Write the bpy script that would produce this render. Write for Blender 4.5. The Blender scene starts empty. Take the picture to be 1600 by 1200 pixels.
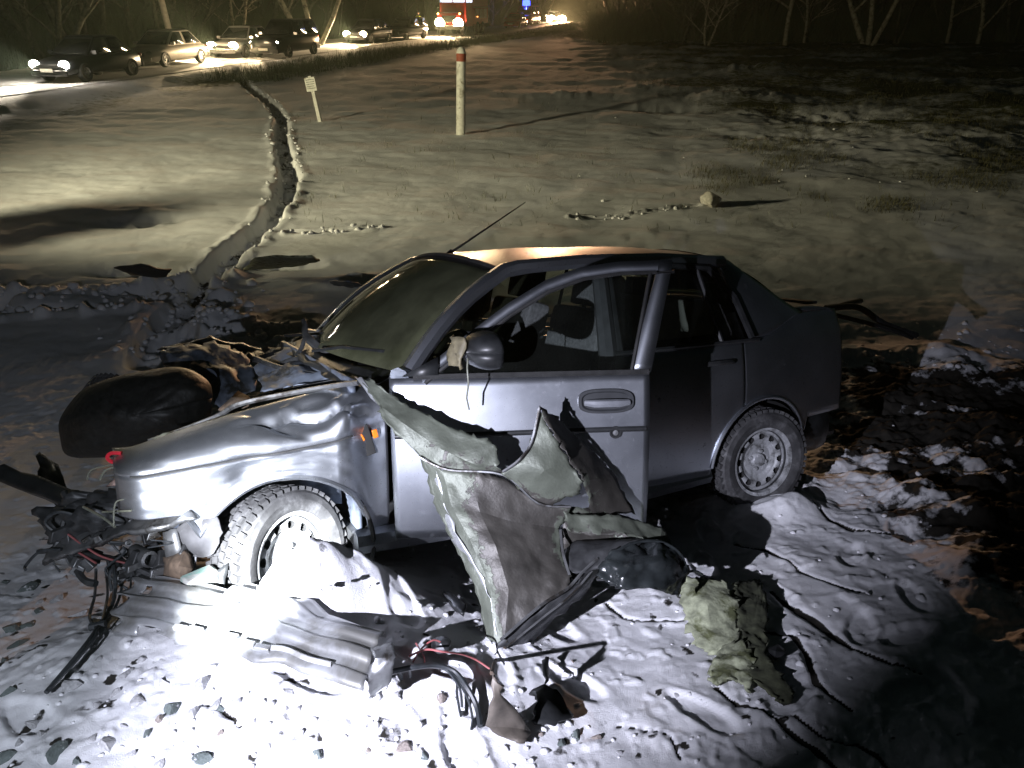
import bpy, bmesh, math, random
import numpy as np
from mathutils import Vector, Matrix, noise as mnoise

random.seed(7)
rng = np.random.default_rng(11)
S = bpy.context.scene
COL = S.collection

# ------------------------------------------------------------------ camera
PITCH = math.radians(26.5)
CAM = np.array([0.0, 0.0, 2.9])
FOC = 1204.0                                  # focal length in pixels of a 1600 px wide picture
cam = bpy.data.cameras.new('camera')
cam.sensor_width = 36.0
cam.lens = FOC / 1600 * 36
cam.clip_start = 0.05
cam.clip_end = 900
camo = bpy.data.objects.new('camera', cam)
COL.objects.link(camo)
camo.location = CAM
camo.rotation_euler = (math.pi / 2 - PITCH, 0, 0)
S.camera = camo

# ------------------------------------------------------------------ night sky
W = bpy.data.worlds.new('World')
S.world = W
W.use_nodes = True
wn = W.node_tree
bg = wn.nodes['Background']
sky = wn.nodes.new('ShaderNodeTexSky')
sky.sky_type = 'NISHITA'
sky.sun_disc = False
sky.sun_elevation = math.radians(-4.1)
sky.sun_rotation = math.radians(8)
tint = wn.nodes.new('ShaderNodeMix')
tint.data_type = 'RGBA'
tint.blend_type = 'MULTIPLY'
tint.inputs[0].default_value = 1.0
tint.inputs[7].default_value = (0.55, 1.0, 0.75, 1)   # greenish tint that tones down the red twilight
wn.links.new(sky.outputs[0], tint.inputs[6])
wn.links.new(tint.outputs[2], bg.inputs[0])
bg.inputs[1].default_value = 0.15

vs = S.view_settings
vs.view_transform = 'Standard'
vs.look = 'None'
vs.exposure = 0.0
vs.gamma = 1.0
S.cycles.use_denoising = True
S.cycles.max_bounces = 6
S.cycles.transparent_max_bounces = 12
S.cycles.sample_clamp_indirect = 4.0
S.cycles.caustics_reflective = False
S.cycles.caustics_refractive = False

# ------------------------------------------------------------------ frames
A = np.array([[-0.883876069852814, 0.4675968836058948, -0.010781817267921212],
              [-0.4532463202324889, -0.8506041638509588, 0.2665339183577197],
              [0.11545937093736372, 0.24046977124259644, 0.9637652321915757]])
B = np.array([-0.1510308541952809, 3.5558779559279707, 0.3741499391966747])
NRM = A[:, 2]
M = np.column_stack([[1, 0, 0], [0, -math.sin(PITCH), -math.cos(PITCH)], [0, math.cos(PITCH), -math.sin(PITCH)]])


def at(u, v, Z):
    """world point at depth Z along a sight line"""
    return CAM + M @ (np.array([(u - 800) / FOC, (v - 600) / FOC, 1.0]) * Z)


def level(u, v, z):
    d = M @ np.array([(u - 800) / FOC, (v - 600) / FOC, 1.0])
    return CAM + d * ((z - CAM[2]) / d[2])


def slope_pt(u, v, h=0.0):
    """point on the bank's mean slope, lifted by h along its normal"""
    d = M @ np.array([(u - 800) / FOC, (v - 600) / FOC, 1.0])
    k = (NRM @ B + h - NRM @ CAM) / (NRM @ d)
    return CAM + d * k


def carw(p):
    return A @ np.asarray(p, float) + B


# ------------------------------------------------------------------ lamps
def spot(name, loc, target, watts, col, size_deg, blend=0.5, radius=0.02):
    l = bpy.data.lights.new(name, 'SPOT')
    l.energy = watts
    l.color = col
    l.spot_size = math.radians(size_deg)
    l.spot_blend = blend
    l.shadow_soft_size = radius
    o = bpy.data.objects.new(name, l)
    COL.objects.link(o)
    o.location = loc
    o.rotation_euler = (Vector(target) - Vector(loc)).to_track_quat('-Z', 'Y').to_euler()
    return o


TORCH = CAM + M @ np.array([-1.22, 0.42, 0.25])
AIM = at(440, 890, 2.92)
spot('torch_core', TORCH, AIM, 9500, (0.93, 0.97, 1.0), 12, 1.0, 0.012)
spot('torch_spill', TORCH, at(745, 850, 3.1), 1060, (0.82, 0.83, 1.0), 53, 1.0, 0.012)
spot('torch_glow', TORCH, slope_pt(60, 640), 165, (0.80, 0.86, 1.0), 105, 0.9, 0.012)
spot('torch_halo', TORCH, at(375, 745, 2.85), 1800, (0.90, 0.93, 1.0), 21, 1.0, 0.012)
spot('work_lamp', (-10.3, 7.6, 2.35), (0.0, 20.0, 1.9), 6400, (0.97, 0.88, 0.55), 62, 1.0, 0.45).scale = (2.5, 1, 1)
LAMP_W = 1.0

# ------------------------------------------------------------------ noise
def _hash(ix, iy, s):
    n = (ix.astype(np.int64) * 374761393 + iy.astype(np.int64) * 668265263 + s * 1442695041) & 0x7fffffff
    n = ((n ^ (n >> 13)) * 1274126177) & 0x7fffffff
    n = n ^ (n >> 16)
    return (n & 0xffff) / 65535.0


def vnoise(x, y, s=0):
    x = np.asarray(x, float); y = np.asarray(y, float)
    ix = np.floor(x); iy = np.floor(y)
    fx = x - ix; fy = y - iy
    fx = fx * fx * fx * (fx * (fx * 6 - 15) + 10); fy = fy * fy * fy * (fy * (fy * 6 - 15) + 10)
    a = _hash(ix, iy, s); b = _hash(ix + 1, iy, s); c = _hash(ix, iy + 1, s); d = _hash(ix + 1, iy + 1, s)
    return (a + (b - a) * fx) * (1 - fy) + (c + (d - c) * fx) * fy - 0.5


def fbm(x, y, f, o=4, s=0, g=0.5):
    r = 0; a = 1.0
    for i in range(o):
        r = r + a * vnoise(x * f * math.cos(.6 * i) + y * f * math.sin(.6 * i) + 17.3 * i, y * f * math.cos(.6 * i) - x * f * math.sin(.6 * i) - 5.1 * i, s + i)
        f *= 2.03; a *= g
    return r


def sstep(a, b, x):
    t = np.clip((x - a) / (b - a), 0, 1)
    return t * t * (3 - 2 * t)


# ------------------------------------------------------------------ terrain height
ROAD = [level(-260, 172, .25), level(0, 138, .25), level(240, 108, .25), level(520, 73, .25), level(690, 55, .25), level(880, 39, .25), level(950, 30, .25)]
ROADXY = np.array([p[:2] for p in ROAD])
_d0 = ROADXY[1] - ROADXY[2]; _d0 /= np.linalg.norm(_d0)
ROADXY = np.vstack([ROADXY[1] + _d0 * 30, ROADXY[1:]])
ROAD_W = 3.6                                  # half width
# the picture's near road edge is the first line; shift the centre line to the far side
_t = np.gradient(ROADXY, axis=0); _t /= np.linalg.norm(_t, axis=1)[:, None]
ROADN = np.column_stack([-_t[:, 1], _t[:, 0]])
ROADN *= np.sign(ROADN[:, 0:1] * -1)          # towards the left, away from the field
ROADC = ROADXY + ROADN * (ROAD_W - 2.2)


def polydist(x, y, poly):
    """distance to a polyline, and position along it 0..1"""
    best = np.full(np.shape(x), 1e9); par = np.zeros(np.shape(x))
    n = len(poly) - 1
    for i in range(n):
        a = poly[i]; b = poly[i + 1]; ab = b - a
        t = np.clip(((x - a[0]) * ab[0] + (y - a[1]) * ab[1]) / (ab @ ab + 1e-12), 0, 1)
        d = np.hypot(x - a[0] - t * ab[0], y - a[1] - t * ab[1])
        m = d < best
        best = np.where(m, d, best); par = np.where(m, (i + t) / n, par)
    return best, par


def base_h(x, y):
    hp = (NRM @ B - NRM[0] * x - NRM[1] * y) / NRM[2]
    top = 1.75
    hp = .5 * (hp + top - np.sqrt((hp - top) ** 2 + .16))      # bank levels off behind the camera
    h = .5 * (hp + 0.0 + np.sqrt(hp ** 2 + .03))               # and runs out into the field
    return h


def on_base(u, v):
    d = M @ np.array([(u - 800) / FOC, (v - 600) / FOC, 1.0])
    k = 1.0
    while k < 900:
        p = CAM + d * k
        hp = (NRM @ B - NRM[0] * p[0] - NRM[1] * p[1]) / NRM[2]
        hp = .5 * (hp + 1.75 - math.sqrt((hp - 1.75) ** 2 + .16))
        if p[2] <= .5 * (hp + math.sqrt(hp * hp + .03)): break
        k += 0.004 + 0.004 * k
    return p


def gline(pts):
    return np.array([on_base(u, v)[:2] for u, v in pts])


TRENCH = gline([(366, 116), (395, 142), (425, 164), (440, 185), (438, 215), (446, 250), (453, 280), (440, 312), (418, 342), (385, 375), (352, 398), (325, 425), (300, 462), (275, 492), (262, 522), (262, 560)])
RUT = gline([(-120, 486), (0, 480), (80, 474), (160, 470), (235, 462), (310, 440)])
RUT2 = gline([(345, 470), (332, 500), (350, 520), (420, 528), (470, 520)])
TRAIL = gline([(455, 362), (520, 360), (585, 357)])
TRAIL2 = gline([(895, 338), (960, 336), (1040, 328), (1090, 322)])
CRACKS = [gline(c) for c in (
    [(1150, 850), (1200, 868), (1260, 905), (1310, 925), (1360, 932)],
    [(1205, 922), (1235, 952), (1290, 985), (1340, 1025), (1390, 1045), (1440, 1055)],
    [(1195, 990), (1235, 995), (1262, 1030), (1275, 1065), (1300, 1095), (1325, 1112)],
    [(1122, 1080), (1145, 1105), (1190, 1115), (1225, 1135), (1270, 1165), (1310, 1200)],
    [(945, 940), (970, 962), (1010, 972), (1062, 972)],
    [(960, 1132), (1010, 1140), (1050, 1150), (1068, 1185)],
    [(1180, 800), (1260, 800), (1330, 835), (1420, 850)],
    [(1240, 1120), (1290, 1150), (1340, 1160), (1400, 1210)],
    [(560, 925), (572, 940), (566, 960), (575, 980)],
    [(330, 1160), (360, 1165), (385, 1195)])]
CRACK_W = [.012, .018, .016, .016, .008, .006, .012, .012, .005, .006]


_BP = {}


def bump(x, y, u, v, r, amp, asp=1.0):
    if (u, v) not in _BP: _BP[u, v] = on_base(u, v)
    p = _BP[u, v]
    d2 = ((x - p[0]) / r) ** 2 + ((y - p[1]) / (r * asp)) ** 2
    return amp * np.exp(-d2)


BUMPS = [  # picture spot on the ground, radius, height, y/x aspect
    
    (1180, 790, .22, .07, 1.0), (1230, 765, .2, .05, 1.), (1110, 800, .15, .04, 1.),
    (1400, 640, .5, .08, .8), (1520, 600, .5, .10, .8), (1450, 560, .4, .07, .6), (1330, 560, .3, .06, .7), (1560, 700, .5, .08, .8),
    (1480, 800, .35, .10, .8), (1560, 900, .3, .08, .8),
    (205, 347, .5, -.12, .45), (255, 340, .4, -.10, .4), (430, 409, .6, -.12, .35), (225, 424, .55, -.14, .4),
    (560, 440, .4, .07, .5), (60, 470, .5, .10, .5), (300, 505, .35, .12, .6), (370, 512, .35, .10, .5),
    (880, 150, 1.5, .12, .8), (1040, 170, 1.2, -.14, .7), (1010, 140, 1.5, .16, .6),
    (1290, 180, 1.6, -.18, .8), (1150, 150, 1.6, .2, .7), (1250, 215, 1.2, -.12, .6), (1430, 130, 2.5, .22, .6), (1200, 110, 3, .2, .6)]
_fr = random.Random(42)
STEPS = []
for _x0, _y0, _a0, _n in ((.9, 1.15, 2.2, 6), (.05, 1.25, 1.9, 4), (1.35, 1.9, 1.2, 5), (-.95, 1.2, 2.6, 4), (.75, 1.55, .6, 5), (-.25, 1.75, 2.9, 3), (1.0, 2.5, 1.7, 4)):
    for _k in range(_n):
        _a = _a0 + _fr.uniform(-.25, .25); _sd = .10 if _k % 2 else -.10
        STEPS.append((_x0 + math.cos(_a0) * .33 * _k - math.sin(_a0) * _sd + _fr.uniform(-.04, .04), _y0 + math.sin(_a0) * .33 * _k + math.cos(_a0) * _sd, _a))


def height(x, y):
    h = base_h(x, y)
    r = np.hypot(x, y)
    near = 1 - sstep(5.5, 9.0, r)
    far = sstep(12, 30, r)
    # crust
    h = h + .020 * near * fbm(x, y, 3.2, 5, 3, .55) + .05 * fbm(x, y, .7, 3, 9)
    ch = fbm(x, y, 7.0, 4, 21, .55)
    h = h + .011 * near * np.maximum(ch, 0) * (0.6 + 1.2 * sstep(-.1, .3, fbm(x, y, 1.1, 2, 33)))
    pock = fbm(x, y, 13.0, 3, 47, .6)
    h = h + .008 * near * sstep(.12, .5, pock)
    # churned snow on the right of the wreck
    right = sstep(1.55, 3.0, x) * (1 - sstep(5.2, 6.8, y)) + .6 * sstep(1.5, 2.2, x) * (1 - sstep(4.0, 5.2, y))
    lump = np.abs(fbm(x, y, 1.9, 4, 61, .5))
    h = h + right * (.11 * lump + .05 * fbm(x, y, 6, 4, 63, .6) + .014 * np.abs(fbm(x, y, 17, 3, 65, .6)))
    ridge = 1 - np.abs(2 * fbm(x * .8 + y * .5, y * .8 - x * .5, 2.6, 3, 77))
    h = h + .02 * sstep(.7, 1.4, x) * near * ridge
    # wind-blown field
    h = h + .026 * (1 - near) * fbm(x * .55, y * 1.2, .9, 4, 81, .5) + .016 * (1 - near) * fbm(x * .6, y, 3.5, 4, 85, .6)
    rough = sstep(1.5, 9, x) * sstep(13, 19, y)
    h = h + rough * (.26 * fbm(x * .7, y * 1.1, .55, 5, 91, .62))
    # footpath trodden through the snow
    d, t = polydist(x, y, TRENCH)
    wv = .20 + .09 * vnoise(x * 2.1, y * 2.1, 5) + .14 * sstep(.70, 1.0, t)
    inside = 1 - sstep(wv * .55, wv, d)
    steps = .55 + .9 * np.abs(fbm(x, y, 2.6, 3, 101))
    h = h - .27 * inside * steps + .03 * np.exp(-((d - wv * 1.25) / .08) ** 2) * (.4 + 2.2 * np.maximum(fbm(x, y, 4.0, 3, 103), 0))
    for line, w, dep in ((RUT, .30, .20), (RUT2, .16, .12), (TRAIL, .10, .06), (TRAIL2, .07, .05)):
        d, t = polydist(x, y, line)
        brk = sstep(-.25, .05, fbm(x, y, 1.4, 2, 111))
        h = h - dep * brk * (1 - sstep(w * .5, w, d)) + dep * .55 * np.exp(-((d - w * 1.1) / (.4 * w)) ** 2) * (.3 + 2 * np.maximum(fbm(x, y, 5, 3, 113), 0))
    bn_ = 1 + .8 * fbm(x, y, 4.5, 3, 121)
    for b in BUMPS:
        h = h + bump(x, y, *b) * bn_
    lx = A[0, 0] * (x - B[0]) + A[1, 0] * (y - B[1]); ly = A[0, 1] * (x - B[0]) + A[1, 1] * (y - B[1])
    for cx, cy, rx_, ry_, am in ((1.18, 1.0, .22, .12, .27), (.93, .97, .18, .13, .10), (1.05, .86, .20, .12, .12), (-1.30, .93, .22, .10, .11)):
        if cx == 1.18: h = h + .19 * np.exp(-((lx - 1.40) / .85) ** 4 - ((ly - 1.05) / .66) ** 4)      # deep snow the nose has dug into
        h = h + am * np.exp(-((lx - cx) / rx_) ** 2 - ((ly - cy) / ry_) ** 2) * (1 + .35 * fbm(x, y, 5, 3, 123))
    # unseen snow mounds added beside the lamp to cast shade on the field
    h = h + 1.60 * np.exp(-(((x + 8.5) / .75) ** 2 + ((y - 9.3) / .75) ** 2) ** 2) + 1.45 * np.exp(-(((x + 7.7) / .7) ** 2 + ((y - 7.0) / .75) ** 2) ** 2)
    xw = x + .025 * vnoise(x * 9, y * 9, 7); yw = y + .025 * vnoise(x * 9, y * 9, 8); cw = .5 + 2.4 * np.abs(fbm(x, y, 3, 2, 131))
    for c, w in zip(CRACKS, CRACK_W):
        d, t = polydist(xw, yw, c)
        ww = w * cw
        h = h - .013 * (1 - sstep(ww * .3, ww * 1.6, d))
    for fx_, fy_, fa in STEPS:
        ca, sa = math.cos(fa), math.sin(fa); qx = (x - fx_) * ca + (y - fy_) * sa; qy = -(x - fx_) * sa + (y - fy_) * ca
        e = (qx / .135) ** 2 + (qy / (.052 - .012 * np.clip(qx / .13, -1, 1))) ** 2
        h = h - .014 * (1 - sstep(.6, 1.2, e)) + .005 * np.exp(-((np.sqrt(e) - 1.25) / .22) ** 2) * (1 + fbm(x, y, 12, 2, 171))
    # road bench
    d, t = polydist(x, y, ROADC)
    h = h + (.25 - h) * (1 - sstep(ROAD_W, ROAD_W + 1.6, d)) + .08 * np.exp(-((d - ROAD_W - .9) / .6) ** 2) * (1 + fbm(x, y, .8, 3, 141)) 
    # ground rises a little into the woods
    h = h + .6 * sstep(70, 95, y) * sstep(-6, 14, x)
    return h


# ------------------------------------------------------------------ object helpers
def link(o, parent=None):
    COL.objects.link(o)
    if parent is not None: o.parent = parent
    return o


def tag(o, label=None, cat=None, group=None, kind=None):
    if label: o['label'] = label
    if cat: o['category'] = cat
    if group: o['group'] = group
    if kind: o['kind'] = kind
    return o


def empty(name, loc=(0, 0, 0), rz=0.0):
    o = bpy.data.objects.new(name, None)
    o.empty_display_size = .1
    o.location = loc
    o.rotation_euler = (0, 0, rz)
    return link(o)


class MB:
    """collects shapes and links them as one mesh object"""
    def __init__(s): s.v = []; s.f = []; s.m = []; s.cm = 0

    def add(s, verts, faces):
        n = len(s.v)
        s.v += [tuple(map(float, p)) for p in verts]
        s.f += [tuple(i + n for i in f) for f in faces]
        s.m += [s.cm] * len(faces)
        return s

    def box(s, c, d, rot=None, taper=1.0):
        c = np.array(c, float); hx, hy, hz = np.array(d) / 2.0
        P = []
        for z, k in ((-hz, 1), (hz, taper)):
            for x, y in ((-hx, -hy), (hx, -hy), (hx, hy), (-hx, hy)): P.append((x * k, y * k, z))
        P = np.array(P)
        if rot is not None: P = P @ np.array(rot).T
        return s.add(P + c, [(3, 2, 1, 0), (4, 5, 6, 7), (0, 1, 5, 4), (1, 2, 6, 5), (2, 3, 7, 6), (3, 0, 4, 7)])

    def tube(s, pts, r, n=6, cap=True):
        P = [np.array(p, float) for p in pts]
        R = r if hasattr(r, '__len__') else [r] * len(P)
        rings = []; prev = None
        for i, p in enumerate(P):
            t = P[min(i + 1, len(P) - 1)] - P[max(i - 1, 0)]
            t = t / (np.linalg.norm(t) + 1e-9)
            if prev is None:
                a = np.cross(t, [0, 0, 1.0])
                if np.linalg.norm(a) < .1: a = np.cross(t, [1.0, 0, 0])
            else:
                a = prev - t * (prev @ t)
            a /= np.linalg.norm(a) + 1e-9; prev = a; b = np.cross(t, a)
            rings.append([p + R[i] * (a * math.cos(k * 2 * math.pi / n) + b * math.sin(k * 2 * math.pi / n)) for k in range(n)])
        V = [q for rg in rings for q in rg]; F = []
        for i in range(len(P) - 1):
            for k in range(n):
                F.append((i * n + k, i * n + (k + 1) % n, (i + 1) * n + (k + 1) % n, (i + 1) * n + k))
        if cap:
            F.append(tuple(range(n - 1, -1, -1))); F.append(tuple((len(P) - 1) * n + k for k in range(n)))
        return s.add(V, F)

    def lathe(s, prof, n=32, axis='y', c=(0, 0, 0)):
        """profile of (radius, along axis)"""
        V = []; F = []
        for r, h in prof:
            for k in range(n):
                a = k * 2 * math.pi / n
                q = (r * math.cos(a), h, r * math.sin(a)) if axis == 'y' else ((r * math.cos(a), r * math.sin(a), h) if axis == 'z' else (h, r * math.cos(a), r * math.sin(a)))
                V.append(tuple(np.add(q, c)))
        for i in range(len(prof) - 1):
            for k in range(n):
                F.append((i * n + k, (i + 1) * n + k, (i + 1) * n + (k + 1) % n, i * n + (k + 1) % n))
        return s.add(V, F)

    def grid(s, fn, nu, nv, keep=None):
        V = [fn(i / nu, j / nv) for j in range(nv + 1) for i in range(nu + 1)]
        F = []
        for j in range(nv):
            for i in range(nu):
                if keep and not keep((i + .5) / nu, (j + .5) / nv): continue
                a = j * (nu + 1) + i
                F.append((a, a + 1, a + nu + 2, a + nu + 1))
        return s.add(V, F)

    def mesh(s, name):
        me = bpy.data.meshes.new(name)
        me.from_pydata(s.v, [], s.f)
        me.validate()
        return me

    def build(s, name, mats, parent=None, smooth=True, thick=0, bevel=0, angle=40):
        me = s.mesh(name)
        for m in (mats if isinstance(mats, (list, tuple)) else [mats]): me.materials.append(m)
        if len(me.polygons) == len(s.m): me.polygons.foreach_set('material_index', s.m)
        bm = bmesh.new(); bm.from_mesh(me)
        bmesh.ops.recalc_face_normals(bm, faces=bm.faces)
        for f in bm.faces: f.smooth = smooth
        if smooth:
            ca = math.radians(angle)
            for e in bm.edges:
                if len(e.link_faces) == 2 and e.calc_face_angle(0) > ca: e.smooth = False
        bm.to_mesh(me); bm.free()
        o = link(bpy.data.objects.new(name, me), parent)
        if thick:
            md = o.modifiers.new('thickness', 'SOLIDIFY'); md.thickness = abs(thick); md.offset = -1 if thick > 0 else 1
        if bevel:
            md = o.modifiers.new('bevel', 'BEVEL'); md.width = bevel; md.segments = 2; md.limit_method = 'ANGLE'
        return o


def copy_tree(o, parent=None):
    c = o.copy(); COL.objects.link(c)
    if parent is not None: c.parent = parent
    for ch in list(o.children): copy_tree(ch, c)
    return c


# ------------------------------------------------------------------ materials
def nodes(name):
    m = bpy.data.materials.new(name); m.use_nodes = True
    nt = m.node_tree
    return m, nt, nt.nodes['Principled BSDF']


def N(nt, t, **kw):
    n = nt.nodes.new(t)
    for k, v in kw.items(): setattr(n, k, v)
    return n


def noise_node(nt, scale, detail=4, rough=.55, coord='Object', dist=0.0):
    tc = N(nt, 'ShaderNodeTexCoord'); n = N(nt, 'ShaderNodeTexNoise')
    n.inputs['Scale'].default_value = scale; n.inputs['Detail'].default_value = detail
    n.inputs['Roughness'].default_value = rough; n.inputs['Distortion'].default_value = dist
    nt.links.new(tc.outputs[coord], n.inputs['Vector'])
    return n


def ramp(nt, src, stops):
    r = N(nt, 'ShaderNodeValToRGB')
    el = r.color_ramp.elements
    while len(el) < len(stops): el.new(.5)
    for e, (p, c) in zip(el, stops):
        e.position = p; e.color = c if len(c) == 4 else (*c, 1)
    nt.links.new(src, r.inputs[0])
    return r


def mix(nt, fac, a, b, blend='MIX'):
    m = N(nt, 'ShaderNodeMix', data_type='RGBA', blend_type=blend)
    for sock, val in ((0, fac), (6, a), (7, b)):
        if hasattr(val, 'is_output') or isinstance(val, bpy.types.NodeSocket): nt.links.new(val, m.inputs[sock])
        else: m.inputs[sock].default_value = val if sock == 0 else ((*val, 1) if len(val) == 3 else val)
    return m.outputs[2]


def bumpn(nt, b, src, strength=.3, dist=.01):
    bn = N(nt, 'ShaderNodeBump'); bn.inputs['Strength'].default_value = strength; bn.inputs['Distance'].default_value = dist
    nt.links.new(src, bn.inputs['Height']); nt.links.new(bn.outputs[0], b.inputs['Normal'])


def simple(name, col, rough=.6, metal=0.0, var=.25, scale=12, coat=0.0, bump=0.0, dirt=None, dirt_amt=.5):
    m, nt, b = nodes(name)
    n = noise_node(nt, scale, 5)
    lo = tuple(c * (1 - var) for c in col); hi = tuple(min(1, c * (1 + var)) for c in col)
    c = ramp(nt, n.outputs[0], [(.3, lo), (.7, hi)]).outputs[0]
    if dirt:
        n2 = noise_node(nt, scale * .45, 6, .65, dist=.4)
        k = ramp(nt, n2.outputs[0], [(.62 - .25 * dirt_amt, (0, 0, 0)), (.70 - .18 * dirt_amt, (1, 1, 1))]).outputs[0]
        c = mix(nt, k, c, dirt)
    nt.links.new(c, b.inputs['Base Color'])
    b.inputs['Roughness'].default_value = rough; b.inputs['Metallic'].default_value = metal
    if coat: b.inputs['Coat Weight'].default_value = coat; b.inputs['Coat Roughness'].default_value = .08
    if bump: bumpn(nt, b, n.outputs[0], bump, .01)
    return m


def emit(name, col, strength):
    m, nt, b = nodes(name)
    b.inputs['Base Color'].default_value = (.05, .05, .05, 1)
    b.inputs['Emission Color'].default_value = (*col, 1)
    b.inputs['Emission Strength'].default_value = strength
    return m


def glassy(name, tintc, dust, dustc=(.3, .32, .28), rough=.05):
    m, nt, b = nodes(name)
    out = nt.nodes['Material Output']
    tr = N(nt, 'ShaderNodeBsdfTransparent'); tr.inputs[0].default_value = (*tintc, 1)
    gl = N(nt, 'ShaderNodeBsdfGlossy'); gl.inputs['Roughness'].default_value = rough
    fr = N(nt, 'ShaderNodeFresnel'); fr.inputs[0].default_value = 1.28
    m1 = N(nt, 'ShaderNodeMixShader'); nt.links.new(fr.outputs[0], m1.inputs[0]); nt.links.new(tr.outputs[0], m1.inputs[1]); nt.links.new(gl.outputs[0], m1.inputs[2])
    df = N(nt, 'ShaderNodeBsdfDiffuse'); df.inputs[0].default_value = (*dustc, 1)
    n = noise_node(nt, 5, 6, .6)
    r = ramp(nt, n.outputs[0], [(.3, (dust * .5,) * 3), (.75, (dust * 1.4,) * 3)])
    m2 = N(nt, 'ShaderNodeMixShader'); nt.links.new(r.outputs[0], m2.inputs[0]); nt.links.new(m1.outputs[0], m2.inputs[1]); nt.links.new(df.outputs[0], m2.inputs[2])
    nt.links.new(m2.outputs[0], out.inputs[0])
    nt.nodes.remove(b)
    return m


def snow_mat():
    m, nt, b = nodes('snow')
    big = noise_node(nt, 1.3, 5); fine = noise_node(nt, 55, 5, .6); grain = noise_node(nt, 320, 2)
    c = ramp(nt, big.outputs[0], [(.3, (.70, .71, .74)), (.7, (.84, .84, .86))]).outputs[0]
    at1 = N(nt, 'ShaderNodeAttribute', attribute_name='soil'); at2 = N(nt, 'ShaderNodeAttribute', attribute_name='turf')
    soil_n = noise_node(nt, 9, 6, .65)
    soil = ramp(nt, soil_n.outputs[0], [(.3, (.013, .013, .012)), (.7, (.046, .042, .036))]).outputs[0]
    turf_n = noise_node(nt, 4, 7, .7)
    turf = ramp(nt, turf_n.outputs[0], [(.3, (.030, .040, .016)), (.55, (.075, .085, .035)), (.75, (.14, .13, .06))]).outputs[0]
    k1 = N(nt, 'ShaderNodeMath', operation='MULTIPLY_ADD'); nt.links.new(soil_n.outputs[0], k1.inputs[0]); k1.inputs[1].default_value = 1.2; k1.inputs[2].default_value = -.6
    k2 = N(nt, 'ShaderNodeMath', operation='ADD', use_clamp=True); nt.links.new(at1.outputs['Fac'], k2.inputs[0]); nt.links.new(k1.outputs[0], k2.inputs[1])
    k2r = ramp(nt, k2.outputs[0], [(.42, (0, 0, 0)), (.58, (1, 1, 1))]).outputs[0]
    t1 = N(nt, 'ShaderNodeMath', operation='MULTIPLY_ADD'); nt.links.new(turf_n.outputs[0], t1.inputs[0]); t1.inputs[1].default_value = 1.6; t1.inputs[2].default_value = -.8
    t2 = N(nt, 'ShaderNodeMath', operation='ADD', use_clamp=True); nt.links.new(at2.outputs['Fac'], t2.inputs[0]); nt.links.new(t1.outputs[0], t2.inputs[1])
    t2r = ramp(nt, t2.outputs[0], [(.3, (0, 0, 0)), (.75, (1, 1, 1))]).outputs[0]
    c = mix(nt, t2r, c, turf); c = mix(nt, k2r, c, soil)
    nt.links.new(c, b.inputs['Base Color'])
    b.inputs['Roughness'].default_value = .95
    b.inputs['Specular IOR Level'].default_value = .06
    a = N(nt, 'ShaderNodeMath', operation='ADD'); nt.links.new(fine.outputs[0], a.inputs[0]); nt.links.new(grain.outputs[0], a.inputs[1])
    bumpn(nt, b, a.outputs[0], .35, .012)
    return m


def paint_mat():
    m, nt, b = nodes('silver_paint')
    n = noise_node(nt, 3, 6, .6); fl = noise_node(nt, 900, 1)
    c = ramp(nt, n.outputs[0], [(.3, (.43, .455, .50)), (.7, (.52, .545, .59))]).outputs[0]
    sp = noise_node(nt, 14, 8, .7, dist=.3)
    k = ramp(nt, sp.outputs[0], [(.64, (0, 0, 0)), (.74, (.8, .8, .8))]).outputs[0]
    c = mix(nt, k, c, (.05, .047, .043))
    spk = noise_node(nt, 75, 4, .8)
    k3 = ramp(nt, spk.outputs[0], [(.60, (0, 0, 0)), (.70, (.7, .7, .7))]).outputs[0]
    c = mix(nt, k3, c, (.075, .07, .062))
    tc = N(nt, 'ShaderNodeTexCoord'); mp = N(nt, 'ShaderNodeMapping'); mp.inputs['Scale'].default_value = (3.0, 3.0, 46.0); mp.inputs['Rotation'].default_value = (.1, .25, .1)
    nt.links.new(tc.outputs['Object'], mp.inputs[0]); sc_ = N(nt, 'ShaderNodeTexNoise'); sc_.inputs['Scale'].default_value = 2.2; sc_.inputs['Detail'].default_value = 7; sc_.inputs['Roughness'].default_value = .7
    nt.links.new(mp.outputs[0], sc_.inputs['Vector'])
    k4 = ramp(nt, sc_.outputs[0], [(.665, (0, 0, 0)), (.69, (.6, .6, .6))]).outputs[0]
    c = mix(nt, k4, c, (.20, .20, .20))
    nt.links.new(c, b.inputs['Base Color'])
    b.inputs['Metallic'].default_value = .98
    rr = ramp(nt, n.outputs[0], [(.3, (.35, .35, .35)), (.7, (.42, .42, .42))]).outputs[0]
    rk = mix(nt, k, rr, (.8, .8, .8)); rk = mix(nt, k3, rk, (.75, .75, .75)); rk = mix(nt, k4, rk, (.6, .6, .6)); nt.links.new(rk, b.inputs['Roughness'])
    b.inputs['Coat Weight'].default_value = .35; b.inputs['Coat Roughness'].default_value = .12
    bumpn(nt, b, fl.outputs[0], .03, .002)
    return m


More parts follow.
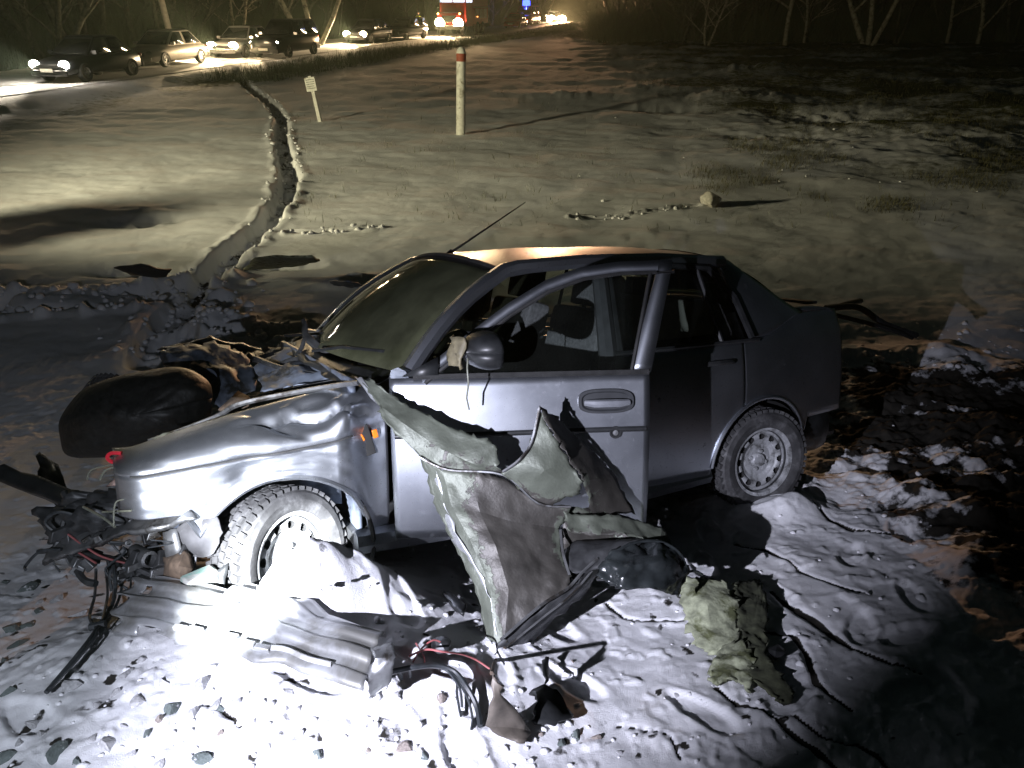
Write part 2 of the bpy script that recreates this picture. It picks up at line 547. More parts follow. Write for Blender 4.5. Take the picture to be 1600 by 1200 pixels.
def torn_mat(name, paint, bare):
    """old painted sheet metal, paint flaked off along a ragged edge (attribute bare)"""
    m, nt, b = nodes(name)
    a = N(nt, 'ShaderNodeAttribute', attribute_name='bare')
    n = noise_node(nt, 22, 8, .7, dist=.6)
    s = N(nt, 'ShaderNodeMath', operation='MULTIPLY_ADD'); nt.links.new(n.outputs[0], s.inputs[0]); s.inputs[1].default_value = .9; s.inputs[2].default_value = -.45
    t = N(nt, 'ShaderNodeMath', operation='ADD', use_clamp=True); nt.links.new(a.outputs['Fac'], t.inputs[0]); nt.links.new(s.outputs[0], t.inputs[1])
    k = ramp(nt, t.outputs[0], [(.49, (0, 0, 0)), (.52, (1, 1, 1))]).outputs[0]
    n2 = noise_node(nt, 9, 6); n3 = noise_node(nt, 90, 4)
    cp = ramp(nt, n2.outputs[0], [(.3, tuple(c * .75 for c in paint)), (.7, tuple(c * 1.2 for c in paint))]).outputs[0]
    cb = ramp(nt, n2.outputs[0], [(.3, tuple(c * .65 for c in bare)), (.7, tuple(c * 1.3 for c in bare))]).outputs[0]
    nt.links.new(mix(nt, k, cp, cb), b.inputs['Base Color'])
    b.inputs['Roughness'].default_value = .50; b.inputs['Metallic'].default_value = .3
    hgt = N(nt, 'ShaderNodeMath', operation='MULTIPLY_ADD'); nt.links.new(k, hgt.inputs[0]); hgt.inputs[1].default_value = -.5; nt.links.new(n3.outputs[0], hgt.inputs[2])
    bumpn(nt, b, hgt.outputs[0], .35, .004)
    return m


def rim_mat():
    m, nt, b = nodes('dirty_steel_rim')
    n = noise_node(nt, 18, 7, .7, dist=.3)
    c = ramp(nt, n.outputs[0], [(.35, (.10, .10, .10)), (.5, (.34, .35, .36)), (.62, (.42, .43, .45)), (.7, (.8, .8, .82))]).outputs[0]
    nt.links.new(c, b.inputs['Base Color']); b.inputs['Roughness'].default_value = .55; b.inputs['Metallic'].default_value = .2
    bumpn(nt, b, n.outputs[0], .2, .006)
    return m


def tyre_mat():
    m, nt, b = nodes('snowy_rubber')
    n = noise_node(nt, 10, 8, .7, dist=.3)
    c = ramp(nt, n.outputs[0], [(.3, (.016, .016, .017)), (.52, (.05, .05, .052)), (.66, (.12, .12, .125)), (.72, (.55, .55, .58))]).outputs[0]
    nt.links.new(c, b.inputs['Base Color']); b.inputs['Roughness'].default_value = .7
    bumpn(nt, b, n.outputs[0], .25, .006)
    return m


MT = dict(
    snow=snow_mat(), paint=paint_mat(), rim=rim_mat(), tyre=tyre_mat(),
    hole=simple('hole_shade', (.012, .012, .012), .9, var=.3),  # near-black colour for the shade inside holes
    blk2=simple('matt_black_plastic', (.010, .011, .011), .85, var=.4, scale=20, bump=.1),
    black=simple('black_plastic', (.016, .017, .018), .42, var=.4, scale=20, bump=.1),
    rubber=simple('black_rubber', (.02, .02, .02), .7, var=.4, scale=20),
    trim=simple('interior_trim', (.03, .031, .034), .75, var=.3, scale=25),
    seat=simple('seat_cloth', (.10, .10, .105), .9, var=.35, scale=60, bump=.2),
    light_trim=simple('grey_pillar_trim', (.22, .21, .19), .8, var=.15),
    steel=simple('worn_steel', (.20, .205, .21), .45, .75, var=.3, scale=18, dirt=(.05, .045, .04), dirt_amt=.4),
    dark_steel=simple('oily_steel', (.07, .072, .075), .5, .6, var=.5, scale=20),
    alu=simple('pale_sheet_metal', (.34, .35, .36), .42, .55, var=.18, scale=9, dirt=(.20, .20, .19), dirt_amt=.45, bump=.05),
    chassis=simple('blue_grey_primer', (.12, .14, .18), .5, .2, var=.35, scale=10, dirt=(.03, .03, .03), dirt_amt=.5),
    olive=torn_mat('torn_olive_sheet', (.105, .116, .092), (.060, .056, .050)),
    brown=simple('rusty_bracket', (.085, .06, .042), .8, .1, var=.5, scale=30, bump=.2),
    white_plastic=simple('soiled_white_plastic', (.26, .26, .25), .6, var=.25, scale=20, dirt=(.12, .23, .2), dirt_amt=.3),
    orange=simple('orange_lens', (.75, .18, .02), .2, var=.1),
    red=simple('red_plastic', (.70, .03, .05), .4, var=.15),
    red_wire=simple('faded_red_wire', (.32, .10, .10), .5, var=.3),
    wire=simple('grey_cable', (.03, .034, .038), .5, var=.4, scale=40),
    pale_wire=simple('pale_cable', (.15, .155, .12), .5, var=.3, scale=40),
    felt=simple('felt_insulation', (.30, .32, .22), .95, var=.45, scale=22, bump=.8, dirt=(.10, .11, .05), dirt_amt=.45),
    wind=glassy('dusty_sheen_windshield', (.46, .48, .36), .26, (.19, .20, .12)),  # dust film, coloured to carry a painted warm sheen as well
    glass=glassy('side_glass', (.86, .89, .87), .008),
    mirror_brown=simple('bare_mirror_housing', (.15, .13, .08), .6, var=.3, scale=30),
)

# ------------------------------------------------------------------ ground
GRID = {}


def build_ground():
    ys = np.concatenate([np.linspace(-4, .85, 40)[:-1], np.linspace(.85, 5.6, 470)[:-1], 5.6 * (24 / 5.6) ** np.linspace(0, 1, 300)[:-1], 24 * (200 / 24) ** np.linspace(0, 1, 110)])
    us = np.concatenate([-1 - 1.6 * np.linspace(1, 0, 26)[:-1] ** 2, np.linspace(-1, 1, 780), 1 + 1.6 * np.linspace(0, 1, 26)[1:] ** 2])
    half = .90 * np.maximum(ys, .3) + .75
    X = us[None, :] * half[:, None]; Y = np.repeat(ys[:, None], len(us), 1)
    H = height(X, Y)
    GRID.update(ys=ys, us=us, H=H)
    nr, nc = X.shape
    V = np.stack([X, Y, H], -1).reshape(-1, 3)
    idx = np.arange(nr * nc).reshape(nr, nc)
    F = np.stack([idx[:-1, :-1], idx[:-1, 1:], idx[1:, 1:], idx[1:, :-1]], -1).reshape(-1, 4)
    me = bpy.data.meshes.new('snow_ground')
    me.vertices.add(len(V)); me.vertices.foreach_set('co', V.ravel().astype(np.float32))
    me.loops.add(F.size); me.loops.foreach_set('vertex_index', F.ravel().astype(np.int32))
    me.polygons.add(len(F)); me.polygons.foreach_set('loop_start', np.arange(0, F.size, 4, dtype=np.int32))
    me.update(calc_edges=True)
    me.polygons.foreach_set('use_smooth', np.ones(len(F), bool))
    soil = np.zeros(X.shape); turf = np.zeros(X.shape)
    Xw = X + .025 * vnoise(X * 9, Y * 9, 7); Yw = Y + .025 * vnoise(X * 9, Y * 9, 8); CW = .5 + 2.4 * np.abs(fbm(X, Y, 3, 2, 131))
    for c, w in zip(CRACKS, CRACK_W):
        d, t = polydist(Xw, Yw, c)
        ww = w * CW
        soil = np.maximum(soil, .95 * (1 - sstep(ww * .4, ww * 1.2, d)))
    # churned earth and painted shade on the right, trodden ground left of the nose
    soil = np.maximum(soil, sstep(1.35, 2.7, X - .18 * (Y - 3)) * (1 - sstep(5.2, 6.6, Y)) * (.98 + .8 * fbm(X, Y, 2.6, 5, 151, .65)))
    soil = np.maximum(soil, sstep(.36, .55, fbm(X, Y, 14, 3, 155)) * .55 * (1 - sstep(2.0, 3.0, np.hypot(X + 1.0, Y - 1.5))))
    d, t = polydist(X, Y, TRENCH)
    soil = np.maximum(soil, .50 * (1 - sstep(.06, .24, d)) * (.8 + .7 * fbm(X, Y, 3, 3, 159)))  # trampled path bottom, with its shadow painted in
    rough = sstep(1.0, 10, X) * sstep(11, 18, Y)
    turf = np.maximum(turf, rough * (.46 + .9 * fbm(X * .7, Y, .6, 4, 161)) + .35 * sstep(4, 16, X))
    d, t = polydist(X, Y, ROADC)
    turf = np.maximum(turf, .9 * np.exp(-((d - ROAD_W - 2.4) / 1.5) ** 2) * sstep(-16, -12, X) * (.7 + fbm(X, Y, .5, 3, 165)))
    turf = np.maximum(turf, sstep(62, 74, Y) * .8 * sstep(0, 6, X))
    beyond = (d > ROAD_W + .8) & ((X < np.interp(Y, ROADC[:, 1], ROADC[:, 0])))
    turf = np.where(beyond & (Y > 18), np.maximum(turf, .75), turf)
    for nm, arr in (('soil', soil), ('turf', turf)):
        at_ = me.attributes.new(nm, 'FLOAT', 'POINT'); at_.data.foreach_set('value', np.clip(arr, 0, 1).ravel().astype(np.float32))
    me.materials.append(MT['snow'])
    o = link(bpy.data.objects.new('snow_ground', me))
    tag(o, 'snow-covered bank and field with a trodden path', kind='structure')
    return o


build_ground()


def hgrid(x, y):
    """ground height read off the finished mesh"""
    ys, us, H = GRID['ys'], GRID['us'], GRID['H']
    x = np.asarray(x, float); y = np.clip(np.asarray(y, float), ys[0], ys[-1] - 1e-6)
    j = np.clip(np.searchsorted(ys, y) - 1, 0, len(ys) - 2)
    fy = (y - ys[j]) / (ys[j + 1] - ys[j])
    u = np.clip(x / (.90 * np.maximum(y, .3) + .75), us[0], us[-1] - 1e-9)
    i = np.clip(np.searchsorted(us, u) - 1, 0, len(us) - 2)
    fx = (u - us[i]) / (us[i + 1] - us[i])
    return (H[j, i] * (1 - fx) + H[j, i + 1] * fx) * (1 - fy) + (H[j + 1, i] * (1 - fx) + H[j + 1, i + 1] * fx) * fy


def hz(x, y): return float(hgrid(x, y))


def on_ground(u, v, lift=0.0):
    d = M @ np.array([(u - 800) / FOC, (v - 600) / FOC, 1.0])
    p = on_base(u, v)
    k = (p - CAM) @ d / (d @ d)
    for _ in range(6):
        p = CAM + d * k
        k -= (p[2] - hz(p[0], p[1])) / d[2] * .8
    p = CAM + d * k
    p[2] += lift
    return p


def road_mesh():
    mb = MB()
    n = len(ROADC)
    P = []
    for i in range(n - 1):
        for k in range(12):
            t = k / 12
            c = ROADC[i] * (1 - t) + ROADC[i + 1] * t; nn = ROADN[i] * (1 - t) + ROADN[i + 1] * t
            P.append((c, nn))
    P.append((ROADC[-1], ROADN[-1]))
    mb.grid(lambda u, v: (lambda q: (q[0][0] + q[1][0] * (v - .5) * 2 * ROAD_W, q[0][1] + q[1][1] * (v - .5) * 2 * ROAD_W,
                                     .285 + .03 * (abs(v - .5) < .12) + .012 * math.sin(u * 170) * math.sin(v * 20)))(P[min(int(round(u * (len(P) - 1))), len(P) - 1)]), len(P) - 1, 12)
    m, nt, b = nodes('packed_road_snow')
    n1 = noise_node(nt, .9, 6, .65)
    c = ramp(nt, n1.outputs[0], [(.3, (.50, .50, .50)), (.55, (.70, .70, .71)), (.75, (.80, .80, .82))]).outputs[0]
    nt.links.new(c, b.inputs['Base Color']); b.inputs['Roughness'].default_value = .6
    bumpn(nt, b, n1.outputs[0], .3, .05)
    o = mb.build('road', m)
    tag(o, 'straight road of packed snow', kind='structure')


road_mesh()

# ------------------------------------------------------------------ the wrecked car (own axes: x forward, y left, z up)
CARM = Matrix(((A[0, 0], A[0, 1], A[0, 2], B[0]), (A[1, 0], A[1, 1], A[1, 2], B[1]), (A[2, 0], A[2, 1], A[2, 2], B[2]), (0, 0, 0, 1)))
car = empty('wrecked_car')
car.matrix_world = CARM
tag(car, 'silver wrecked saloon with crushed torn-open nose standing in the snow', 'car')


def tocar(p): return A.T @ (np.asarray(p, float) - B)


def ys(x, z):
    w = .835
    if x > .9: w -= .12 * ((x - .9) / 1.15) ** 2
    if x < -1.0: w -= .15 * ((-1.0 - x) / 1.15) ** 2.2
    if z < .62: w -= .05 * ((.62 - z) / .45) ** 2
    elif z < .93: w -= .030 * ((z - .62) / .31) ** 2
    else: w -= .030 + (z - .93) * .46 + .12 * (z - .93) ** 2
    return w


def arch_lo(x, sill, c, r, zc):
    z = sill
    if abs(x - c) < r: z = max(z, zc + math.sqrt(r * r - (x - c) ** 2))
    return z


def wob(x, y, z, s=2.0, a=.006):
    return a * mnoise.noise(Vector((x * s + 3, y * s, z * s)))


def door_def(p):
    """driver's door swung 24 degrees open on its front hinges, frame bent out a little"""
    x, y, z = p
    t = math.radians(24)
    dx = .80 - x; dy = y - .80; k = dx / 1.05
    bx = .80 - dx * math.cos(t) + dy * math.sin(t)
    by = .80 + dx * math.sin(t) + dy * math.cos(t) + .006 * math.sin(k * 6) * (z < .93)
    if z > .93: by += .09 * k * ((z - .93) / .43)
    return (bx, by, z)


def side_panel(name, xa, xb, sill, top, mat, fn=None, side=1, nu=40, nv=14, arch=None, y_off=0.0, thick=.012, amp=.004, parent=car):
    mb = MB()
    def g(u, v):
        x = xa + (xb - xa) * u
        lo = sill(x) if callable(sill) else sill
        if arch: lo = max(lo, arch_lo(x, lo, *arch))
        hi = top(x) if callable(top) else top
        z = lo + (hi - lo) * v
        y = ys(x, z) + y_off + wob(x, 0, z, 2.2, amp)
        p = (x, y, z)
        if fn: p = fn(p)
        return (p[0], p[1] * side, p[2])
    mb.grid(g, nu, nv)
    return mb.build(name, mat, parent, thick=thick)


def strip(mb, path, half, n=8):
    """flat bar with a small section swept along a path"""
    mb.tube(path, half, n)
    return mb


# -- roof, glass, pillars
def roof_z(x, y):
    return 1.345 + .065 * (1 - (y / .57) ** 2) - (.055 if x > -.4 else .018) * abs((x + .40) / .65) ** 2.2 + wob(x, y, 0, 3, .006)


mb = MB()
mb.grid(lambda u, v: (.20 - 1.37 * u + (.05 if u == 0 else 0) * (1 - ((v - .5) * 2) ** 2), (v - .5) * 1.14, roof_z(.20 - 1.37 * u, (v - .5) * 1.14)), 36, 24)
mb.build('roof', MT['paint'], car, thick=.02)


def ws_pt(u, v):
    yb = (u - .5) * 2
    b = np.array([.86 - .15 * yb * yb, .70 * yb, .925 + .02 * (1 - yb * yb)])
    t = np.array([.235 - .05 * yb * yb, .555 * yb, 1.325 + .055 * (1 - yb * yb)])
    p = b * (1 - v) + t * v
    p[2] += .035 * math.sin(math.pi * v); p[0] += .02 * math.sin(math.pi * v)
    return tuple(p)


MB().grid(ws_pt, 20, 12).build('windshield', MT['wind'], car, thick=.005)
mb = MB()
mb.tube([ws_pt(u / 16, 1.01) for u in range(17)], .012, 6)
mb.tube([ws_pt(0, v / 8) for v in range(9)], .010, 6); mb.tube([ws_pt(1, v / 8) for v in range(9)], .010, 6)
mb.build('windshield_seal', MT['rubber'], car)
for s in (1, -1):
    mb = MB()
    path = [(.74, s * .765, .91)] + [(lambda p: (p[0] - .02, p[1] + s * .028, p[2] - .004))(ws_pt(1 if s > 0 else 0, v / 6)) for v in range(0, 7)] + [(.10, s * .585, 1.335), (-.25, s * .595, 1.352), (-.70, s * .59, 1.350), (-1.14, s * .575, 1.325)]
    mb.tube(path, [.05] + [.036] * 7 + [.034] * 4, 8)
    mb.build('side_frame', MT['paint'], car)
    mb = MB()
    mb.tube([(-.27, s * .775, .25), (-.27, s * .785, .6), (-.28, s * .77, .93), (-.33, s * .61, 1.33)], [.05, .05, .045, .035], 8)
    mb.build('centre_pillar', MT['trim'], car)
    # C pillar
    mb = MB()
    def cp(u, v, s=s):
        z = .93 + (.405 - .0 * u) * v + .10 * u * (1 - v)
        xf = -1.20 + .10 * v ** .8; xr = -1.66 + .48 * v ** .85
        x = xf + (xr - xf) * u
        return (x, s * (ys(x, z) - .02 + .012 * math.sin(u * math.pi)), z)
    mb.grid(cp, 10, 12); mb.build('rear_pillar', MT['paint'], car, thick=.03)


def rw_pt(u, v):
    y = (u - .5) * 2
    b = np.array([-1.64 - .03 * (1 - y * y), .60 * y, 1.05 + .015 * (1 - y * y)]); t = np.array([-1.17 - .02 * (1 - y * y), .53 * y, 1.335 + .05 * (1 - y * y)])
    p = b * (1 - v) + t * v; p[2] += .03 * math.sin(math.pi * v)
    return tuple(p)


MB().grid(rw_pt, 14, 8).build('rear_window', MT['glass'], car, thick=.005)
mb = MB()
def tl(u, v):
    y = (u - .5) * 2
    s = v
    if s < .55: x = -1.65 - .26 * s / .55; z = 1.055 - .02 * s + .008 * math.sin(s * 5) + .018 * (1 - y * y)
    else: x = -1.91 - .05 * math.sin((s - .55) / .45 * math.pi * .5) - .03 * (1 - y * y); z = 1.044 + .018 * (1 - y * y) * (1 - (s - .55) / .45) - .46 * (s - .55) / .45
    return (x, .665 * y, z)
mb.grid(tl, 16, 18); mb.build('boot_lid', MT['paint'], car, thick=.015)
MB().box((-1.93, 0, 1.066), (.08, 1.0, .018)).build('boot_spoiler', MT['black'], car, bevel=.005)

# -- rear doors, quarters and sills
REAR_ARCH = (-1.246, .335, .29)
for s in (1, -1):
    rd = side_panel('rear_door', -.27, -1.09, .25, .93 if s > 0 else .80, MT['paint'], None, s, 40, 16, REAR_ARCH)
    mb = MB()
    mb.tube([(-.33, s * (ys(-.33, .95) + .0), .94), (-.38, s * (ys(-.4, 1.3) + .004), 1.30), (-.60, s * (ys(-.6, 1.335) + .004), 1.335), (-1.0, s * (ys(-1., 1.30) + .004), 1.30), (-1.12, s * ys(-1.12, 1.15), 1.15), (-1.16, s * ys(-1.16, .945), .945)], .018, 6)
    mb.tube([(-.29, s * (ys(-.3, .935) + .004), .935), (-1.2, s * (ys(-1.2, .935) + .004), .935)], .011, 6)
    mb.tube([(-.95, s * ys(-.95, .94), .94), (-.93, s * ys(-.93, 1.31), 1.31)], .012, 6)
    mb.build('window_frame', MT['black'], rd)
    mb = MB()
    mb.grid(lambda u, v, s=s: (-.34 - .78 * u + .02 * v, s * (ys(-.7, .94 + .375 * v) - .012), .94 + (.38 - .05 * max(0, u - .75) / .25) * v), 6, 6)
    mb.build('side_window', MT['glass'], rd, thick=.004)
    mb = MB()
    mb.tube([(-.83, s * (ys(-.83, .84) + .012), .84), (-.85, s * (ys(-.85, .84) + .03), .845), (-.97, s * (ys(-.97, .84) + .03), .845), (-1.0, s * (ys(-1.0, .84) + .01), .84)], .013, 6)
    mb.build('door_handle', MT['black'], rd)
    side_panel('quarter_panel', -1.095, -1.94, lambda x: .26 if x > -1.6 else .47, lambda x: .93 + .115 * sstep(-1.15, -1.66, x), MT['paint'], None, s, 44, 16, REAR_ARCH, -.007)
    mb = MB()
    mb.tube([(-1.246 + .338 * math.cos(a), s * (ys(-1.246 + .338 * math.cos(a), .29 + .33 * math.sin(a)) + .002), .29 + .338 * math.sin(a)) for a in np.linspace(0, math.pi, 25)], .010, 6)
    mb.build('arch_lip', MT['paint'], car)
    mb = MB()
    mb.grid(lambda u, v, s=s: (-1.246 + .345 * math.cos(math.pi * u), s * (.80 - .35 * v), .26 + .345 * math.sin(math.pi * u)), 20, 3)
    mb.grid(lambda u, v, s=s: (-1.246 + .345 * math.cos(math.pi * u) * v, s * .46, .26 + .345 * math.sin(math.pi * u) * v), 20, 3)
    mb.build('arch_liner', MT['rubber'], car)
    mb = MB()
    mb.tube([(.95, s * .735, .235), (.3, s * .755, .225), (-.4, s * .76, .225), (-.93, s * .745, .235)], [.055, .06, .06, .05], 8)
    mb.build('sill', MT['paint'], car)
    mb = MB().box((-1.93, s * .56, .84), (.10, .22, .18)); mb.build('tail_light', simple('tail_lens%d' % s, (.20, .01, .01), .25), car, bevel=.012)

# -- rear bumper
mb = MB()
bp = [(-1.58, .745), (-1.75, .735), (-1.88, .69), (-1.98, .56), (-2.02, .3), (-2.03, 0), (-2.02, -.3), (-1.98, -.56), (-1.88, -.69), (-1.75, -.735), (-1.58, -.745)]
def rb(u, v):
    t = u * (len(bp) - 1); i = min(int(t), len(bp) - 2); f = t - i
    x = bp[i][0] * (1 - f) + bp[i + 1][0] * f; y = bp[i][1] * (1 - f) + bp[i + 1][1] * f
    k = math.sin(math.pi * min(1, v * 1.1)) * .035
    return (x - k * (.3 if abs(y) > .7 else 1), y + (k if y > .7 else (-k if y < -.7 else 0)), .25 + .27 * v)
mb.grid(rb, 40, 8); mb.build('rear_bumper', MT['black'], car, thick=.02)
MB().box((-1.3, 0, .27), (1.5, 1.0, .12)).box((.2, 0, .24), (1.5, 1.42, .05)).build('floor_pan', MT['dark_steel'], car)
mb = MB().tube([(-1.75, .5, .30), (-1.95, .48, .26), (-2.2, .46, .25)], .035, 8); mb.tube([(-1.6, .5, .33), (-1.95, .5, .28)], .075, 10)
mb.build('exhaust_silencer', MT['dark_steel'], car)

# -- driver's door, swung ajar and its window frame bent outwards
door = side_panel('front_door', .795, -.255, .25, .925, MT['paint'], door_def, 1, 40, 18, None, .004, .018, .005)
dd = lambda x, z, o=0.0: door_def((x, ys(x, z) + .004 + o, z))
mb = MB()
fr = [(.665, .93), (.50, 1.055), (.32, 1.185), (.17, 1.275), (.03, 1.325), (-.12, 1.345), (-.33, 1.35)]
mb.grid(lambda u, v: dd(np.interp(u * 6, range(7), [f[0] for f in fr]) - .0 * v, np.interp(u * 6, range(7), [f[1] for f in fr]) + .022 - .044 * v, .002), 30, 2)
mb.grid(lambda u, v: dd(-.255 - .075 * u - .005 + .085 * v - .03 * v * u, .93 + .435 * u, .003), 14, 2)
mb.build('window_frame', MT['paint'], door, thick=.02)
mb = MB()
mb.tube([dd(np.interp(t, range(7), [f[0] for f in fr]) - .01, np.interp(t, range(7), [f[1] for f in fr]) - .026, .004) for t in np.linspace(0, 6, 19)] + [dd(-.245, 1.32, .004), dd(-.18, .935, .004)], .008, 6)
mb.tube([dd(.70, .93, .006), dd(.2, .93, .006), dd(-.25, .93, .006)], .012, 6)
mb.build('window_seal', MT['rubber'], door)
mb = MB()
mb.grid(lambda u, v: dd(.62 - .80 * u - (.0 if u > .5 else 0), .935 + v * (np.interp(.62 - .80 * u, [-.3, -.12, .03, .17, .32, .50, .665], [1.345, 1.335, 1.315, 1.265, 1.175, 1.045, .935]) - .935), -.012), 16, 6)
mb.build('side_window', MT['glass'], door, thick=.004)
mb = MB()
mb.grid(lambda u, v: dd(.78 - 1.02 * u, .705 - .022 * v + .004 * u, .003 + .006 * math.sin(math.pi * v)), 24, 4)
mb.build('side_moulding', MT['black'], door)
# recessed handle: cup, bezel and bar
hx, hz_ = -.075, .815
mb = MB()
ring = []
def oval(a, rx, rz, o, e=3.0):
    c, s_ = math.cos(a), math.sin(a)
    return dd(hx + rx * math.copysign(abs(c) ** (2 / e), c), hz_ + rz * math.copysign(abs(s_) ** (2 / e), s_), o)
nA = 36
prof = [(.115, .050, .003), (.113, .049, .012), (.100, .040, .012), (.092, .034, -.004 + .008), (.0, .0, .004)]
V = [oval(2 * math.pi * k / nA, rx, rz, o) for rx, rz, o in prof for k in range(nA)]
F = [(i * nA + k, i * nA + (k + 1) % nA, (i + 1) * nA + (k + 1) % nA, (i + 1) * nA + k) for i in range(len(prof) - 1) for k in range(nA)]
mb.add(V, F)
mb.build('door_handle', simple('handle_bezel_black', (.035, .037, .04), .4), door)
mb = MB()
mb.tube([dd(hx + .085, hz_ - .004, .014), dd(hx + .05, hz_ - .004, .034), dd(hx - .05, hz_ - .004, .034), dd(hx - .092, hz_ - .004, .016)], [.012, .017, .017, .013], 8)
mb.build('handle_grip', simple('handle_grip_grey', (.22, .23, .25), .4, .2), door)
mb = MB()
lk = dd(-.115, .685)
ly = np.array(dd(-.115, .685, .02)) - np.array(lk)
for r, o in ((.024, .0), (.024, .008), (.017, .010)):
    pass
def lockring(prof):
    m_ = MB(); V = []; n = 20
    for r, o in prof:
        V += [dd(-.115 + r * math.cos(2 * math.pi * k / n), .685 + r * math.sin(2 * math.pi * k / n), o) for k in range(n)]
    F = [(i * n + k, i * n + (k + 1) % n, (i + 1) * n + (k + 1) % n, (i + 1) * n + k) for i in range(len(prof) - 1) for k in range(n)]
    return m_.add(V, F)
lockring([(.026, .001), (.025, .007), (.018, .007), (.017, .003), (.0, .003)]).build('lock_surround', MT['black'], door)
lockring([(.011, .003), (.011, .009), (.0, .010)]).build('lock_barrel', MT['steel'], door)
# door inner trim
mb = MB()
mb.grid(lambda u, v: dd(.77 - 1.0 * u, .28 + .62 * v, -.07 + .02 * math.sin(v * 9)), 10, 8); mb.build('door_trim', MT['trim'], door)
# mirror: housing with the glass gone, hanging wire
mw = at(752, 548, 2.93)
mc = tocar(mw)
def mir(u, v):
    a = u * 2 * math.pi; e = 2.6
    c, s_ = math.cos(a), math.sin(a)
    ry, rz = .115, .072
    yy = ry * math.copysign(abs(c) ** (2 / e), c); zz = rz * math.copysign(abs(s_) ** (2 / e), s_)
    if v < .25: k = 1; xo = -.03 + .0 * v
    k = math.sqrt(max(0, 1 - max(0, (v - .15) / .85) ** 2))
    return (mc[0] - .04 + .11 * v, mc[1] + yy * k, mc[2] + zz * k)
mo = MB().grid(mir, 24, 8).build('wing_mirror', MT['black'], door, thick=.004)
mb = MB()
mb.grid(lambda u, v: (mc[0] + .080 + .015 * math.sin(u * 7 + v * 5), mc[1] - .10 + .12 * u, mc[2] - .06 + .115 * v), 6, 6)
mb.build('mirror_mount', MT['mirror_brown'], mo, thick=.01)
mb = MB(); mb.grid(lambda u, v: (mc[0] - .044, mc[1] - .10 + .2 * u, mc[2] - .058 + .116 * v), 4, 4); mb.build('mirror_glass', MT['glass'], mo)
mb = MB()
mb.tube([tuple(tocar(at(u, v, z))) for u, v, z in ((731, 560, 2.90), (730, 575, 2.885), (732, 600, 2.89), (729, 622, 2.93), (733, 640, 2.96))], .0035, 6)
mb.build('hanging_wire', MT['pale_wire'], mo)
mb = MB(); mb.add([dd(.74, .93), dd(.60, .93), dd(.60, 1.0), dd(.62, .99)], [(0, 1, 2, 3)]); mb.build('mirror_sail', MT['black'], door, thick=.02)

# -- right-hand front door (far side)
rd = side_panel('front_door', .795, -.262, .25, .80, MT['paint'], None, -1, 20, 8)
mb = MB(); mb.tube([(.66, -ys(.66, .93), .94), (.17, -ys(.17, 1.275), 1.285), (-.05, -ys(-.05, 1.33), 1.335), (-.28, -ys(-.28, 1.33), 1.335), (-.255, -ys(-.255, .93), .94)], .016, 6); mb.build('window_frame', MT['black'], rd)
mb = MB(); mb.grid(lambda u, v: (.62 - .85 * u, -ys(.1, .94), .94 + v * 0) if False else (.62 - .85 * u, -(ys(.1, .935 + v * .38) - .01), .935 + v * (np.interp(.62 - .85 * u, [-.3, .03, .17, .32, .50, .665], [1.335, 1.325, 1.265, 1.175, 1.045, .935]) - .935)), 12, 4)
mb.build('side_window', MT['glass'], rd, thick=.004)
for xa, xb in ((.75, -.22), (-.30, -1.02)):
    MB().grid(lambda u, v: (xa + (xb - xa) * u, -(ys(0, .6) - .07 + .02 * math.sin(v * 8)), .28 + .50 * v), 8, 6).build('door_trim', MT['trim'], car)

# -- cabin
def soft(mb_, name, mat, parent, lv=2):
    o = mb_.build(name, mat, parent)
    md = o.modifiers.new('soft', 'SUBSURF'); md.levels = lv; md.render_levels = lv
    return o


def rounded_block(c, d, rot=None, ins=.75):
    mb_ = MB()
    c = np.array(c, float); hx_, hy_, hz2 = np.array(d) / 2.
    g = [-1, -ins, ins, 1]
    idx = {}
    V = []
    for i, a in enumerate(g):
        for j, b_ in enumerate(g):
            for k, e in enumerate(g):
                if 0 < i < 3 and 0 < j < 3 and 0 < k < 3: continue
                idx[i, j, k] = len(V); V.append((a * hx_, b_ * hy_, e * hz2))
    F = []
    for i in range(3):
        for j in range(3):
            for k in (0, 3):
                q = [idx[i, j, k], idx[i + 1, j, k], idx[i + 1, j + 1, k], idx[i, j + 1, k]]; F.append(tuple(q if k else q[::-1]))
                q = [idx[i, k, j], idx[i + 1, k, j], idx[i + 1, k, j + 1], idx[i, k, j + 1]]; F.append(tuple(q[::-1] if k else q))
                q = [idx[k, i, j], idx[k, i + 1, j], idx[k, i + 1, j + 1], idx[k, i, j + 1]]; F.append(tuple(q if k else q[::-1]))
    V = np.array(V)
    if rot is not None: V = V @ np.array(rot).T
    mb_.add(V + c, F)
    return mb_


def roty(a):
    c, s_ = math.cos(a), math.sin(a)
    return np.array([[c, 0, s_], [0, 1, 0], [-s_, 0, c]])


def rotz(a):
    c, s_ = math.cos(a), math.sin(a)
    return np.array([[c, -s_, 0], [s_, c, 0], [0, 0, 1]])


def rotx(a):
    c, s_ = math.cos(a), math.sin(a)
    return np.array([[1, 0, 0], [0, c, -s_], [0, s_, c]])


